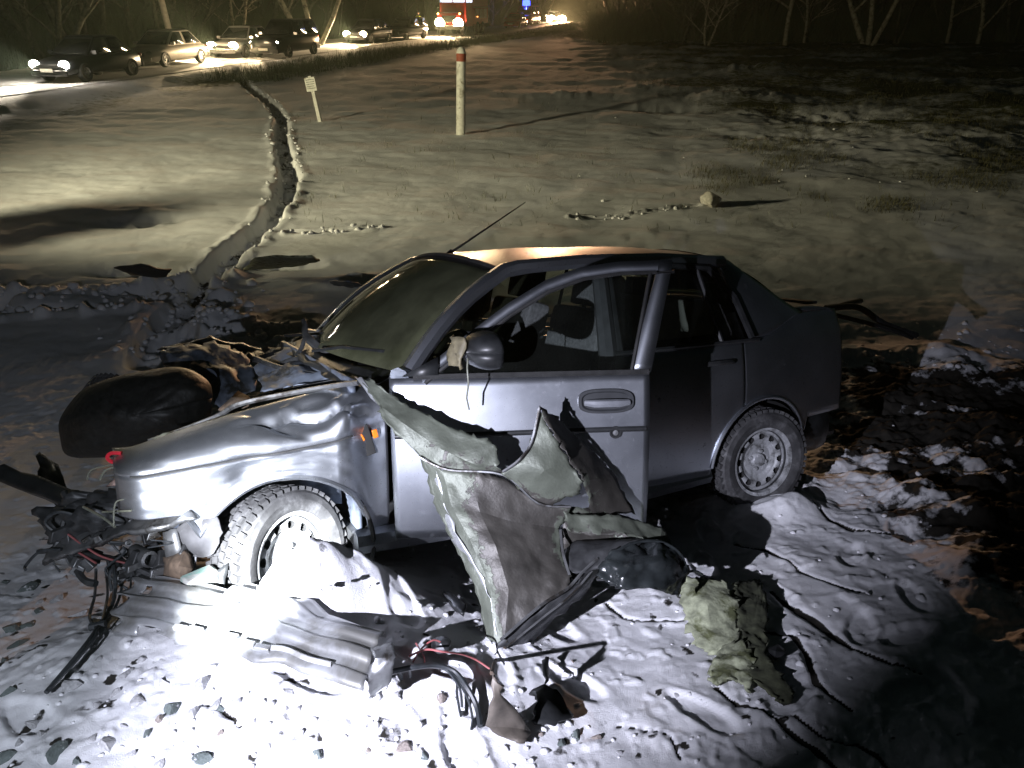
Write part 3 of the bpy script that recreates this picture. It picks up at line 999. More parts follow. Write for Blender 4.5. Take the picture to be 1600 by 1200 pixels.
for y in (.36, -.36):
    st = soft(rounded_block((-.02, y, .52), (.50, .50, .16)), 'front_seat', MT['seat'], car)
    soft(rounded_block((-.36, y, .82), (.14, .48, .58), roty(-.28)), 'backrest', MT['seat'], st)
    soft(rounded_block((-.475, y, 1.20), (.10, .27, .18), roty(-.2)), 'headrest', MT['seat'], st)
rs = soft(rounded_block((-.88, 0, .52), (.48, 1.28, .18)), 'rear_seat', MT['seat'], car)
soft(rounded_block((-1.20, 0, .80), (.14, 1.26, .58), roty(-.35)), 'backrest', MT['light_trim'], rs)
for y in (.38, -.38): soft(rounded_block((-1.34, y, 1.12), (.09, .26, .15), roty(-.2)), 'headrest', MT['seat'], rs)
MB().grid(lambda u, v: (-1.30 - .40 * u, (v - .5) * 1.2, .97), 2, 2).build('parcel_shelf', MT['trim'], car)
mb = MB()
mb.grid(lambda u, v: (.50 + .42 * u - .04 * math.cos(v * 12), (v - .5) * 1.40, .86 + .055 * math.sin(u * 3.1) + .02 * u), 8, 20)
mb.grid(lambda u, v: (.50 - .03 * math.sin(u * 3), (v - .5) * 1.40, .86 - .36 * u), 6, 8)
mb.build('dashboard', MT['black'], car)
mb = MB()
cw = np.array([.36, .36, .86]); R_ = roty(-.45)
mb.tube([cw + R_ @ np.array([0, .185 * math.cos(a), .185 * math.sin(a)]) for a in np.linspace(0, 2 * math.pi, 25)], .016, 8, False)
for a in (.2, math.pi - .2, -math.pi / 2): mb.tube([cw + R_ @ np.array([0.03, 0, 0]), cw + R_ @ np.array([0, .18 * math.cos(a), .18 * math.sin(a)])], .014, 6)
mb.tube([cw + R_ @ np.array([.03, 0, 0]), cw + np.array([.22, 0, -.10])], .03, 8)
mb.build('steering_wheel', MT['black'], car)
MB().box((.235, 0, 1.29), (.03, .22, .06)).build('rear_view_mirror', MT['black'], car, bevel=.01)
mb = MB(); mb.tube([(.19, .0, roof_z(.19, 0)), (.16, 0, roof_z(.16, 0) + .03)], [.022, .012], 8)
an0 = (.165, 0, roof_z(.16, 0) + .022); tip = tocar(at(821, 316, 4.02))
mb.tube([an0, np.array(an0) * .72 + tip * .28, tip], [.0075, .006, .0028], 6)
mb.build('roof_antenna', MT['black'], car)
mb = MB()
mb.tube([(.92, -.55, .955), (.80, -.30, .985), (.66, -.02, 1.03)], .008, 6).build('windscreen_wiper', MT['black'], car)
MB().tube([(.93, .1, .955), (.82, .22, .98), (.72, .52, .99)], .008, 6).build('windscreen_wiper', MT['black'], car)
mb = MB()
mb.grid(lambda u, v: (.86 + .10 * u - .13 * (2 * v - 1) ** 2, (v - .5) * 1.46, .925 - .03 * u + .02 * mnoise.noise(Vector((u * 4, v * 9, 2)))), 4, 24)
mb.build('scuttle_panel', MT['black'], car, thick=.01)
mb = MB(); mb.grid(lambda u, v: (.92, (u - .5) * 1.36, .25 + .66 * v), 12, 6); mb.build('bulkhead', MT['chassis'], car, thick=.02)

# -- crushed front wing (left)
def fend(u, v):
    x = .80 + 1.0 * u
    lo = .26 if x < 1.0 else (.24 + .25 * sstep(1.45, 1.60, x))
    lo = max(lo, arch_lo(x, lo, 1.235, .345, .245))
    zc = .712 - .068 * (x - .8)
    top = .885 - .195 * (x - .8) ** 1.6
    if v < .5:
        z = lo + (zc - lo) * v / .5; s_ = 0
    else:
        s_ = (v - .5) / .5; z = zc + (top - zc) * math.sin(s_ * math.pi / 2) ** .8
    y = ys(x, min(z, .62)) - .23 * s_ ** 2
    if x > 1.70: y -= .16 * ((x - 1.70) / .1) ** 2 * .6
    if x < 1.02: y -= .075 * sstep(1.04, .84, x) * (1 - .3 * s_)           # buckled inwards ahead of the door
    # dents
    g = math.exp(-(((x - 1.12) / .17) ** 2 + ((s_ - .55) / .30) ** 2)) if s_ > 0 else 0
    y -= .035 * g; z -= .055 * g
    g2 = math.exp(-(((x - .98) / .05) ** 2 + ((s_ - .35) / .3) ** 2)); y += .03 * g2; z += .02 * g2
    g4 = math.exp(-((x - 1.10 - .25 * s_) / .035) ** 2) * s_ * (1 - s_) * 4; z -= .016 * g4
    for xa, xb, sa, sb, am in ((.88, 1.22, .50, .62, .020), (.86, 1.02, .15, .55, .016), (1.02, 1.40, .78, .60, .012)):
        if s_ > 0:
            tt = min(1, max(0, (x - xa) / (xb - xa))); sl = sa + (sb - sa) * tt + .05 * math.sin(tt * 9); fx_ = math.sin(math.pi * tt) ** .5 if 0 < tt < 1 else 0
            z -= am * fx_ * math.exp(-((s_ - sl) / .045) ** 2); z += am * .6 * fx_ * math.exp(-((s_ - sl - .12) / .06) ** 2)
    if .02 < x - .80: y -= .008 * math.exp(-((v - .50) / .018) ** 2)         # pressed line
    g3 = math.exp(-(((x - 1.36) / .075) ** 2 + ((z - .63) / .045) ** 2)); y -= .030 * g3
    y += .007 * mnoise.noise(Vector((x * 5, v * 4, 1))) + .003 * mnoise.noise(Vector((x * 14, v * 11, 4)))
    return (x, y, z)


mb = MB(); mb.grid(fend, 90, 60)
mb.tube([(lambda p: (p[0], p[1] + .002, p[2] - .002))(fend((1.235 + .345 * math.cos(a) - .8), 0.0)) for a in np.linspace(.05, math.pi - .35, 40)], .011, 6)
wing = mb.build('front_wing', MT['paint'], car, thick=.006)
mb = MB(); mb.tube([(lambda p: (p[0], p[1] + .006, p[2]))(fend(u, .505)) for u in np.linspace(.16, .95, 40)], .0045, 5); mb.build('crease_line', MT['rubber'], wing)
# hole of the side repeater and what is left of its orange lens
rp = np.array(fend(.075, .43)); rp2 = np.array(fend(.12, .46))
MB().box(rp + (.015, .004, .03), (.045, .012, .13), roty(.25)).build('repeater_hole', MT['hole'], wing, bevel=.004)
MB().box(rp + (-.018, .014, .055), (.022, .012, .035), roty(.2)).box(rp + (.035, .012, .045), (.012, .01, .03), roty(.5)).build('repeater_lens', MT['orange'], wing, bevel=.003)
# arch liner and mud flap seen inside the arch
frost = simple('frosted_liner', (.22, .23, .25), .7, var=.3, scale=14, dirt=(.6, .6, .64), dirt_amt=.5)
mb = MB()
mb.grid(lambda u, v: (1.235 + .338 * math.cos(-.45 + 2.9 * u), .765 - .36 * v, .245 + .338 * math.sin(-.45 + 2.9 * u)), 30, 6)
mb.build('arch_liner', frost, car, thick=.006)
mb = MB(); mb.tube([(1.235 + .350 * math.cos(a), .80 - .02 * abs(math.cos(a)), .245 + .350 * math.sin(a)) for a in np.linspace(1.9, 3.75, 24)], .010, 6)
mb.build('liner_edge', MT['rubber'], car)


# -- wheels
def make_wheel(name, parent, tread_n=46, label=None):
    w = bpy.data.objects.new(name, None); w.empty_display_size = .1; link(w, parent)
    R0_, hw = .290, .088
    mb_ = MB()
    mb_.lathe([(.182, hw * .86), (.20, hw * 1.0), (.235, hw * 1.10), (.262, hw * 1.04), (.276, hw * .88), (.281, hw * .5), (.282, 0), (.281, -hw * .5), (.276, -hw * .88), (.262, -hw * 1.04), (.235, -hw * 1.1), (.20, -hw), (.182, -hw * .86), (.165, -hw * .5), (.165, hw * .5), (.182, hw * .86)], 56)
    for k in range(tread_n):
        for j, (yo, wd, sk) in enumerate(((-.070, .030, .5), (-.034, .028, .28), (0, .026, -.28), (.034, .028, -.28), (.070, .030, -.5))):
            a = (k + .5 * (j % 2)) * 2 * math.pi / tread_n
            rr = .2825 if abs(yo) < .05 else .279
            c = np.array([rr * math.cos(a), yo, rr * math.sin(a)])
            Rr = np.array([[math.cos(a), 0, -math.sin(a)], [0, 1, 0], [math.sin(a), 0, math.cos(a)]])
            mb_.box(c, (.016, wd, .026), Rr @ rotx(sk * .6), )
        if parent is car and k % 3 == 0:
            for sgn in (-1, 1):
                a = k * 2 * math.pi / tread_n
                c = np.array([.247 * math.cos(a), sgn * hw * 1.085, .247 * math.sin(a)])
    mb_.build('tyre', MT['tyre'], w, angle=25)
    mb_ = MB(); n = 144
    rad = [.188, .186, .176, .172, .168, .160, .152, .1475, .1425, .1375, .1325, .1275, .1225, .117, .112, .106, .098, .086, .074, .060, .050, .042, .034, .030, .0]
    V = []
    for r in rad:
        for k in range(n):
            a = 2 * math.pi * k / n
            if r >= .186: y = .083
            elif r >= .172: y = .076
            elif r >= .160: y = .045
            elif r > .112: y = .040 + .012 * math.sin((.155 - r) / .045 * math.pi)
            elif r > .075: y = .036 - .012 * sstep(.11, .085, r)
            elif r > .034: y = .026
            else: y = .046
            if .119 < r < .146:
                da = (a + math.pi / 12) % (math.pi / 6) - math.pi / 12
                if (da * .132 / .017) ** 2 + ((r - .132) / .0115) ** 2 < 1: y -= .03
            V.append((r * math.cos(a), y, r * math.sin(a)))
    F = []; mi = []
    for i in range(len(rad) - 1):
        for k in range(n):
            q = (i * n + k, i * n + (k + 1) % n, (i + 1) * n + (k + 1) % n, (i + 1) * n + k)
            F.append(q); mi.append(1 if min(V[j][1] for j in q) < .024 and rad[i] > .115 else 0)
    mb_.add(V, F); mb_.m = mi
    for k in range(4):
        a = math.pi / 4 + k * math.pi / 2
        mb_.lathe([(.011, .024), (.011, .040), (.0, .041)], 6, c=(.049 * math.cos(a), 0, .049 * math.sin(a)))
    mb_.build('rim', [MT['rim'], MT['hole']], w, angle=35)
    mb_ = MB().lathe([(.166, .06), (.164, -.07), (.10, -.075), (.10, -.03), (.03, -.03), (.03, -.12)], 28); mb_.build('brake_drum', MT['dark_steel'], w)
    return w


def place(o, loc, rot): o.matrix_local = Matrix.Translation(Vector(loc)) @ Matrix([list(r) for r in rot]).to_4x4()


wfl = make_wheel('wheel', car)
wrl = copy_tree(wfl, car); wrr = copy_tree(wfl, car); wfr = copy_tree(wfl, car)
place(wfl, (1.245, .71, .225), rotz(.55) @ rotx(.12) @ roty(.3))
place(wrl, (-1.262, .75, .275), rotz(-.10) @ roty(.5))
place(wrr, (-1.246, -.70, .28), rotz(math.pi))
# torn-off right front wheel, thrown ahead of the nose, underside up
wc = tocar(at(205, 650, 4.45))
ax = A.T @ (M @ np.array([.25, -.78, .58])); ax /= np.linalg.norm(ax)
xx = np.cross(ax, [0, 0, 1.]); xx /= np.linalg.norm(xx); 
place(wfr, wc, np.column_stack([xx, ax, np.cross(xx, ax)]))
wfr['label'] = 'torn-off black front wheel lying tilted ahead of the nose'


def cpt(u, v, Z): return tuple(tocar(at(u, v, Z)))


def csheet(name, pts, faces, mat, cuts=4, amp=.012, thick=.003, parent=None, bare=None, sc=7.0, smooth=.15, angle=38, world=False, rag=.007):
    """crumpled sheet from a few folded corner points"""
    bm = bmesh.new()
    lay = bm.verts.layers.float.new('bare')
    for i, p in enumerate(pts):
        vv = bm.verts.new(Vector(at(*p)) if world else Vector(cpt(*p)))
        vv[lay] = bare[i] if bare else 0
    bm.verts.ensure_lookup_table()
    for f in faces: bm.faces.new([bm.verts[i] for i in f])
    bmesh.ops.recalc_face_normals(bm, faces=bm.faces)
    for _ in range(2 if cuts > 2 else 1):
        c_ = cuts // 2 if cuts > 2 else cuts
        bmesh.ops.subdivide_edges(bm, edges=bm.edges[:], cuts=c_, use_grid_fill=True, smooth=smooth)
    bm.normal_update()
    off = Vector((hash(name) % 7, 3.1, 1.7)) if False else Vector((len(name) * 1.7, 3.1, len(pts) * .9))
    for vv in bm.verts:
        q = vv.co
        d = amp * (mnoise.noise(q * sc + off) + .35 * mnoise.noise(q * sc * 2.6 + off)) + amp * .7 * (1 - 2.4 * abs(mnoise.noise(q * sc * 1.1 - off))) + amp * .35 * (1 - 2.4 * abs(mnoise.noise(q * sc * 3.1 - off)))
        edge = vv.is_boundary
        vv.co = q + vv.normal * d + (Vector((mnoise.noise(q * 40 + off) + mnoise.noise(q * 95 + off), mnoise.noise(q * 40 - off), mnoise.noise(q * 55 + off))) * rag if edge else Vector())
    for f in bm.faces: f.smooth = True
    ca = math.radians(angle)
    for e in bm.edges:
        if len(e.link_faces) == 2 and e.calc_face_angle(0) > ca: e.smooth = False
    me = bpy.data.meshes.new(name); bm.to_mesh(me); bm.free()
    me.materials.append(mat)
    o = link(bpy.data.objects.new(name, me), parent)
    md = o.modifiers.new('thickness', 'SOLIDIFY'); md.thickness = thick; md.offset = 0
    return o


def ctubes(name, lines, mat, parent=car, n=6):
    mb_ = MB()
    for pts, r in lines:
        P = np.array([cpt(*p) if parent is not None else at(*p) for p in pts])
        if len(P) > 2:           # smooth the run
            t = np.linspace(0, len(P) - 1, (len(P) - 1) * 5 + 1)
            Q = []
            for q in t:
                i = min(int(q), len(P) - 2); f = q - i
                p0 = P[max(i - 1, 0)]; p1 = P[i]; p2 = P[i + 1]; p3 = P[min(i + 2, len(P) - 1)]
                Q.append(.5 * ((2 * p1) + (p2 - p0) * f + (2 * p0 - 5 * p1 + 4 * p2 - p3) * f * f + (3 * p1 - p0 - 3 * p2 + p3) * f ** 3))
            P = np.array(Q)
        mb_.tube(P, r if not isinstance(r, tuple) else list(np.linspace(r[0], r[1], len(P))), n)
    return mb_.build(name, mat, parent)


# -- what is left of the engine bay
csheet('crumpled_inner_wing', [(252, 548, 4.5), (330, 535, 4.6), (392, 560, 4.5), (398, 612, 4.2), (345, 640, 3.95), (318, 606, 4.1), (262, 590, 4.35), (300, 570, 4.25), (360, 590, 4.2)],
       [(0, 1, 7), (1, 2, 8, 7), (2, 3, 8), (3, 4, 8), (4, 5, 7, 8), (5, 6, 7), (6, 0, 7)], MT['chassis'], 4, .018, .004, car, smooth=0, rag=.02)
mb = MB(); cc = np.array(cpt(322, 593, 4.12)); nn_ = A.T @ (M @ np.array([.1, -.35, -.93]))
mb.lathe([(.055, 0), (.06, .012), (.04, .02), (.036, .004), (.0, .002)], 20)
o = mb.build('strut_tower', MT['chassis'], car); o.matrix_local = Matrix.Translation(Vector(cc)) @ Vector((0, 1, 0)).rotation_difference(Vector(nn_)).to_matrix().to_4x4()
def dome(u, v):
    a = u * 2 * math.pi
    e = lambda t: math.copysign(abs(t) ** .8, t)
    k = math.sin(v * math.pi / 2)
    w_ = 1 + .10 * mnoise.noise(Vector((math.cos(a) * k * 1.5, math.sin(a) * k * 1.5, 3)))
    px_ = 212 + 122 * e(math.cos(a)) * k * w_; py_ = 648 - 26 * math.cos(a) * k + 64 * e(math.sin(a)) * k * w_
    return cpt(px_, py_, 3.98 - .27 * math.cos(v * math.pi / 2) + .022 * mnoise.noise(Vector((px_ * .022, py_ * .03, 2))) + .005 * (1 - 3 * abs(mnoise.noise(Vector((px_ * .035, py_ * .05, 5))))) + (.0035 * math.sin(px_ * .55) * math.sin(py_ * .55 + px_ * .2) if px_ < 190 else 0))
MB().grid(dome, 72, 26).build('bumper_shell', simple('wet_black_plastic', (.012, .012, .011), .55, var=.5, scale=30, bump=.4), car, thick=.008)
csheet('crumpled_bonnet', [(400, 575, 4.0), (450, 545, 4.2), (520, 560, 4.0), (560, 592, 3.5), (470, 605, 3.45), (415, 620, 3.5), (470, 575, 3.75)],
       [(0, 1, 6), (1, 2, 6), (2, 3, 6), (3, 4, 6), (4, 5, 6), (5, 0, 6)], MT['chassis'], 4, .022, .004, car, smooth=0, rag=.02)
csheet('torn_bonnet_edge', [(245, 548, 4.75), (330, 535, 4.8), (420, 548, 4.7), (480, 530, 4.6), (470, 552, 4.45), (390, 570, 4.5), (300, 556, 4.6)],
       [(0, 1, 6), (1, 2, 5, 6), (2, 3, 4, 5)], MT['black'], 4, .03, .004, car)
mb = MB(); mb.box((1.22, -.10, .36), (.48, .58, .36), rotz(.1)); mb.box((1.2, -.08, .56), (.32, .40, .08), rotz(.15)); mb.box((1.15, .30, .45), (.2, .16, .18), rotz(-.2))
for k in range(4): mb.tube([(1.08 + .08 * k, .1, .58), (1.08 + .08 * k, .26, .56), (1.1 + .08 * k, .30, .4)], .022, 8)
mb.build('engine', MT['dark_steel'], car, bevel=.01)
mb = MB(); mb.grid(lambda u, v: (.95 + .70 * u, .56 - .03 * v, .35 + (.42 - .20 * u) * v + .02 * math.sin(u * 9)), 12, 4); mb.build('inner_wing', MT['chassis'], car, thick=.006)
for ln in [([(430, 590, 3.7), (465, 555, 3.9), (478, 520, 3.95), (474, 500, 3.98)], .012), ([(478, 530, 3.9), (500, 545, 3.85), (518, 556, 3.8)], .010), ([(400, 560, 4.0), (440, 575, 3.8), (520, 590, 3.5), (575, 605, 3.3)], .014), ([(385, 628, 3.5), (440, 612, 3.4), (500, 600, 3.35), (548, 590, 3.3)], .009), ([(440, 568, 3.9), (470, 560, 3.8), (560, 575, 3.6)], .011)]: ctubes('brake_pipe', [ln], MT['dark_steel'])
csheet('broken_bonnet_hinge', [(470, 520, 3.92), (477, 498, 3.95), (482, 520, 3.9), (522, 556, 3.78), (512, 560, 3.78), (480, 535, 3.85)], [(0, 1, 2, 5), (2, 3, 4, 5)], MT['dark_steel'], 3, .01, .008, car)
csheet('wing_top_bracket', [(340, 640, 3.35), (372, 612, 3.45), (392, 622, 3.4), (385, 640, 3.32), (360, 645, 3.3)], [(0, 1, 2, 3, 4)], MT['brown'], 2, .01, .01, car)
ctubes('wing_flange', [([(232, 690, 2.98), (285, 672, 3.05), (340, 650, 3.12), (372, 632, 3.18), (440, 617, 3.2), (520, 603, 3.15), (560, 598, 3.1)], .011)], MT['steel'])
csheet('paint_flake', [(228, 697, 2.95), (240, 684, 2.97), (266, 676, 3.0), (262, 684, 2.98)], [(0, 1, 2, 3)], MT['pale_wire'], 2, .004, .003, car)
# nose: brackets, hoses, cables
ctubes('red_tow_loop', [([(190, 708, 2.86), (174, 708, 2.86), (168, 715, 2.86), (176, 722, 2.86), (190, 722, 2.86)], .0075)], MT['red'])
for ln in [([(190, 724, 2.85), (165, 728, 2.84), (142, 735, 2.83), (136, 750, 2.82)], .0032), ([(185, 728, 2.83), (165, 735, 2.82), (156, 750, 2.82)], .004),
                       ([(196, 780, 2.78), (182, 784, 2.77), (178, 800, 2.76), (178, 822, 2.75)], .003), ([(130, 792, 2.85), (160, 808, 2.80), (180, 824, 2.78)], .005), ([(160, 800, 2.80), (205, 798, 2.76)], .004)]: ctubes('wiring_loom', [ln], MT['pale_wire'])
csheet('headlamp_bracket', [(165, 760, 2.86), (196, 738, 2.84), (203, 752, 2.8), (196, 762, 2.78), (180, 758, 2.82)], [(0, 1, 2, 3, 4)], simple('pinkish_plastic', (.42, .30, .26), .5), 2, .012, .008, car)
csheet('crossmember', [(70, 880, 3.0), (95, 845, 3.05), (180, 822, 2.92), (240, 815, 2.86), (305, 800, 2.82), (308, 812, 2.80), (240, 830, 2.80), (180, 840, 2.86), (110, 870, 2.96)],
       [(0, 1, 8), (1, 2, 7, 8), (2, 3, 6, 7), (3, 4, 5, 6)], MT['steel'], 4, .014, .02, car)
csheet('radiator_remains', [(70, 800, 3.15), (140, 770, 3.05), (200, 765, 2.95), (205, 815, 2.86), (150, 835, 2.94), (92, 850, 3.05), (140, 805, 2.98)], [(0, 1, 6), (1, 2, 6), (2, 3, 6), (3, 4, 6), (4, 5, 6), (5, 0, 6)], MT['dark_steel'], 4, .05, .01, car, sc=14)
csheet('splash_shield', [(285, 815, 2.86), (345, 806, 2.84), (352, 830, 2.84), (338, 862, 2.84), (318, 872, 2.86), (272, 858, 2.9)], [(0, 1, 2, 3, 4, 5)], simple('grey_shield', (.10, .10, .105), .7, var=.4, dirt=(.25, .25, .26), dirt_amt=.2), 3, .02, .006, car)
csheet('mounting_plate', [(255, 830, 2.86), (275, 826, 2.85), (285, 870, 2.86), (262, 880, 2.88)], [(0, 1, 2, 3)], MT['steel'], 2, .006, .008, car)
csheet('rusty_bracket', [(258, 872, 2.88), (290, 862, 2.86), (300, 890, 2.84), (290, 918, 2.84), (252, 905, 2.88), (280, 885, 2.80)], [(0, 1, 5), (1, 2, 5), (2, 3, 5), (3, 4, 5), (4, 0, 5)], MT['brown'], 3, .012, .008, car)
mb = MB(); c0 = cpt(316, 914, 2.80)
mb.box(c0, (.14, .10, .10), rotz(.2) @ roty(.15), .85); mb.box(np.array(c0) + (.05, .01, -.06), (.10, .07, .05), rotz(.1)); mb.build('white_bracket_block', MT['white_plastic'], car, bevel=.012)
csheet('torn_liner_corner', [(340, 893, 2.80), (358, 878, 2.82), (353, 905, 2.80), (354, 938, 2.76), (340, 935, 2.76)], [(0, 1, 2), (0, 2, 3, 4)], MT['black'], 2, .008, .006, car)
for k in range(26):
    u = random.uniform(95, 300); v = random.uniform(800, 905) if u < 230 else random.uniform(822, 895)
    if u < 130: v = random.uniform(820, 880)
    c = cpt(u, v, 3.02 + random.uniform(-.06, .10) - .0006 * (u - 100))
    MB().box(c, (random.uniform(.03, .13), random.uniform(.02, .06), random.uniform(.015, .07)), rotz(random.uniform(-1, 1)) @ roty(random.uniform(-.8, .8)) @ rotx(random.uniform(-.6, .6)), random.uniform(.5, 1)).build('frame_piece', MT['dark_steel'], car, bevel=.004)
for k in range(14):
    u = random.uniform(110, 290); v = random.uniform(835, 900)
    c = cpt(u, v, 2.93 + random.uniform(-.04, .05) - .0005 * (u - 100))
    MB().box(c, (random.uniform(.03, .09), random.uniform(.01, .03), random.uniform(.015, .05)), rotz(random.uniform(-1, 1)) @ roty(random.uniform(-.8, .8)), random.uniform(.5, 1)).build('bent_bracket', MT['steel'], car, bevel=.003)
mb = MB(); mb.lathe([(.03, -.06), (.032, .06), (.022, .065), (.018, .0)], 14); o = mb.build('lamp_motor', MT['steel'], car); o.matrix_local = Matrix.Translation(Vector(cpt(222, 868, 2.9))) @ Matrix.Rotation(.4, 4, 'Z')
lines = []
for k in range(11):
    u = random.uniform(85, 240); v = random.uniform(800, 880); z = 2.98 - .0006 * (u - 100) + random.uniform(-.06, .04)
    P = [(u, v, z)]
    for j in range(3):
        u += random.uniform(-38, 38); v += random.uniform(-8, 32); P.append((u, v, z + random.uniform(-.04, .03)))
    lines.append((P, random.uniform(.003, .007)))
for ln in lines: ctubes('loose_cable', [ln], MT['wire'])
for ln in [([(100, 830, 2.98), (130, 852, 2.93), (160, 870, 2.9), (205, 882, 2.88)], .004), ([(95, 852, 3.0), (120, 862, 2.95), (150, 880, 2.9)], .004), ([(220, 905, 2.84), (250, 925, 2.8), (265, 930, 2.8)], .003)]: ctubes('red_cable', [ln], MT['red_wire'])
for ln in [([(70, 880, 3.02), (100, 868, 2.98), (170, 872, 2.92), (250, 905, 2.86)], .012), ([(105, 850, 3.0), (110, 800, 3.05), (100, 770, 3.1)], .014), ([(60, 862, 3.04), (88, 852, 3.0), (105, 790, 3.05)], .010), ([(110, 870, 2.95), (130, 905, 2.9), (150, 912, 2.88)], .014)]: ctubes('bent_tube', [ln], MT['dark_steel'])
csheet('grille_remains', [(60, 705, 3.75), (85, 722, 3.6), (100, 760, 3.35), (80, 785, 3.3), (55, 745, 3.55)], [(0, 1, 2, 3, 4)], MT['black'], 3, .03, .006, car)
csheet('bumper_bar', [(-20, 738, 3.45), (12, 728, 3.45), (120, 770, 3.15), (150, 776, 3.05), (148, 800, 3.0), (95, 790, 3.12), (0, 752, 3.42)], [(0, 1, 6), (1, 2, 5, 6), (2, 3, 4, 5)], MT['black'], 3, .012, .03, car)


# ------------------------------------------------------------------ torn panel thrown open beside the driver's door
tp = empty('torn_body_panel', slope_pt(780, 1005))
tag(tp, 'large torn grey-green sheet metal panel standing crumpled against the driver door', 'torn panel')
bpy.context.view_layer.update()


def psheet(name, pts, faces, mat, cuts=4, amp=.012, thick=.003, bare=None, root=tp, **kw):
    kw.setdefault('rag', .012)
    if mat is MT['olive']: kw.setdefault('angle', 14)
    o = csheet(name, pts, faces, mat, cuts, amp, thick, None, bare, world=True, **kw)
    o.parent = root
    o.matrix_parent_inverse = Matrix.Translation(-root.location)
    return o


def ptubes(name, lines, mat, root=tp, n=6):
    o = ctubes(name, lines, mat, None, n)
    o.parent = root
    o.matrix_parent_inverse = Matrix.Translation(-root.location)
    return o


S1 = [(655, 712, 2.96), (690, 733, 2.93), (735, 738, 2.92), (785, 745, 2.92), (840, 785, 2.94), (892, 792, 2.96),
      (678, 785, 2.95), (706, 790, 2.91), (750, 800, 2.895), (800, 815, 2.915), (850, 822, 2.95), (875, 826, 2.97),
      (703, 840, 2.90), (735, 845, 2.86), (775, 855, 2.84), (815, 865, 2.86), (850, 868, 2.90), (880, 866, 2.93),
      (742, 915, 2.84), (765, 915, 2.80), (795, 920, 2.79), (825, 920, 2.81), (858, 910, 2.84), (890, 898, 2.87),
      (763, 1010, 2.76), (774, 1014, 2.74), (788, 1004, 2.735), (815, 978, 2.76), (845, 952, 2.79), (886, 925, 2.83)]
S1F = [(r * 6 + c, r * 6 + c + 1, (r + 1) * 6 + c + 1, (r + 1) * 6 + c) for r in range(4) for c in range(5)]
S1B = [0, .0, .45, .8, .75, .45, 0, .2, .75, 1, .8, .35, 0, .3, .9, 1, .85, .3, 0, .35, .9, 1, .9, .6, 0, .2, .6, .8, .8, .7]
psheet('main_sheet', S1, S1F, MT['olive'], 4, .007, .003, S1B, smooth=.05, sc=9)
psheet('right_sheet', [(885, 790, 2.98), (960, 800, 3.06), (1032, 826, 3.10), (1066, 872, 3.06), (1020, 890, 2.98), (950, 900, 2.93), (888, 905, 2.90), (880, 850, 2.96), (965, 850, 3.05), (1010, 862, 3.04)],
       [(0, 1, 8, 7), (1, 2, 9, 8), (2, 3, 4, 9), (9, 4, 5, 8), (8, 5, 6, 7)], MT['olive'], 4, .016, .003, [.5, .4, .3, .5, .7, .8, .8, .7, .6, .6], smooth=.0, sc=8)
psheet('folded_strip', [(558, 590, 3.06), (580, 592, 3.04), (620, 622, 3.00), (652, 638, 2.98), (715, 672, 2.95), (762, 688, 2.93), (778, 700, 2.92),
                        (776, 728, 2.90), (738, 724, 2.90), (690, 702, 2.92), (628, 660, 2.94), (590, 630, 2.98),
                        (600, 655, 2.95), (655, 714, 2.93), (700, 735, 2.92), (786, 742, 2.92)],
       [(0, 1, 2, 11), (2, 3, 10, 11), (3, 4, 9, 10), (4, 5, 8, 9), (5, 6, 7, 8), (11, 10, 13, 12), (10, 9, 14, 13), (9, 8, 15, 14), (8, 7, 15)], MT['olive'], 4, .008, .004,
       [.1, .1, .2, .2, .15, .2, .2, .45, .5, .4, .4, .3, .2, .2, .5, .5])
psheet('raised_flap', [(843, 636, 2.89), (830, 690, 2.89), (808, 722, 2.88), (784, 740, 2.90), (815, 768, 2.92), (850, 792, 2.94), (866, 682, 2.885), (890, 720, 2.91), (908, 752, 2.92), (850, 735, 2.87), (905, 772, 2.95)],
       [(0, 1, 6), (1, 9, 7, 6), (1, 2, 9), (2, 3, 4, 9), (4, 5, 10, 9), (9, 10, 8, 7)], MT['olive'], 4, .006, .004, [.15, .1, .2, .4, .5, .6, .2, .3, .4, .3, .4])
psheet('flap_back', [(843, 636, 2.895), (880, 662, 3.02), (925, 706, 3.08), (962, 745, 3.12), (990, 802, 3.14), (925, 803, 3.02), (908, 752, 2.925), (890, 720, 2.915), (866, 682, 2.89)],
       [(0, 1, 8), (1, 2, 7, 8), (2, 3, 6, 7), (3, 4, 5, 6)], MT['olive'], 4, .006, .003, [.6, .6, .7, .7, .7, .6, .5, .6, .6])
psheet('bent_flange', [(555, 588, 3.07), (605, 655, 3.0), (650, 694, 2.99), (669, 735, 2.975), (677, 785, 2.96), (701, 832, 2.91), (729, 880, 2.87), (750, 925, 2.84), (762, 965, 2.80), (764, 1012, 2.77),
                       (775, 1014, 2.73), (772, 966, 2.765), (762, 928, 2.795), (742, 882, 2.83), (714, 832, 2.88), (690, 782, 2.925), (682, 732, 2.94), (662, 690, 2.96), (612, 650, 2.975), (565, 590, 3.055)],
       [(i, i + 1, 18 - i, 19 - i) for i in range(9)], MT['alu'], 3, .006, .003)
psheet('lower_flange', [(780, 1004, 2.72), (850, 948, 2.78), (886, 922, 2.81), (915, 892, 2.85), (936, 874, 2.88), (950, 880, 2.92), (935, 905, 2.90), (905, 935, 2.87), (860, 978, 2.84), (800, 1030, 2.78), (772, 1022, 2.70)],
       [(0, 1, 8, 9), (1, 2, 7, 8), (2, 3, 6, 7), (3, 4, 5, 6), (0, 9, 10)], MT['dark_steel'], 3, .010, .003)
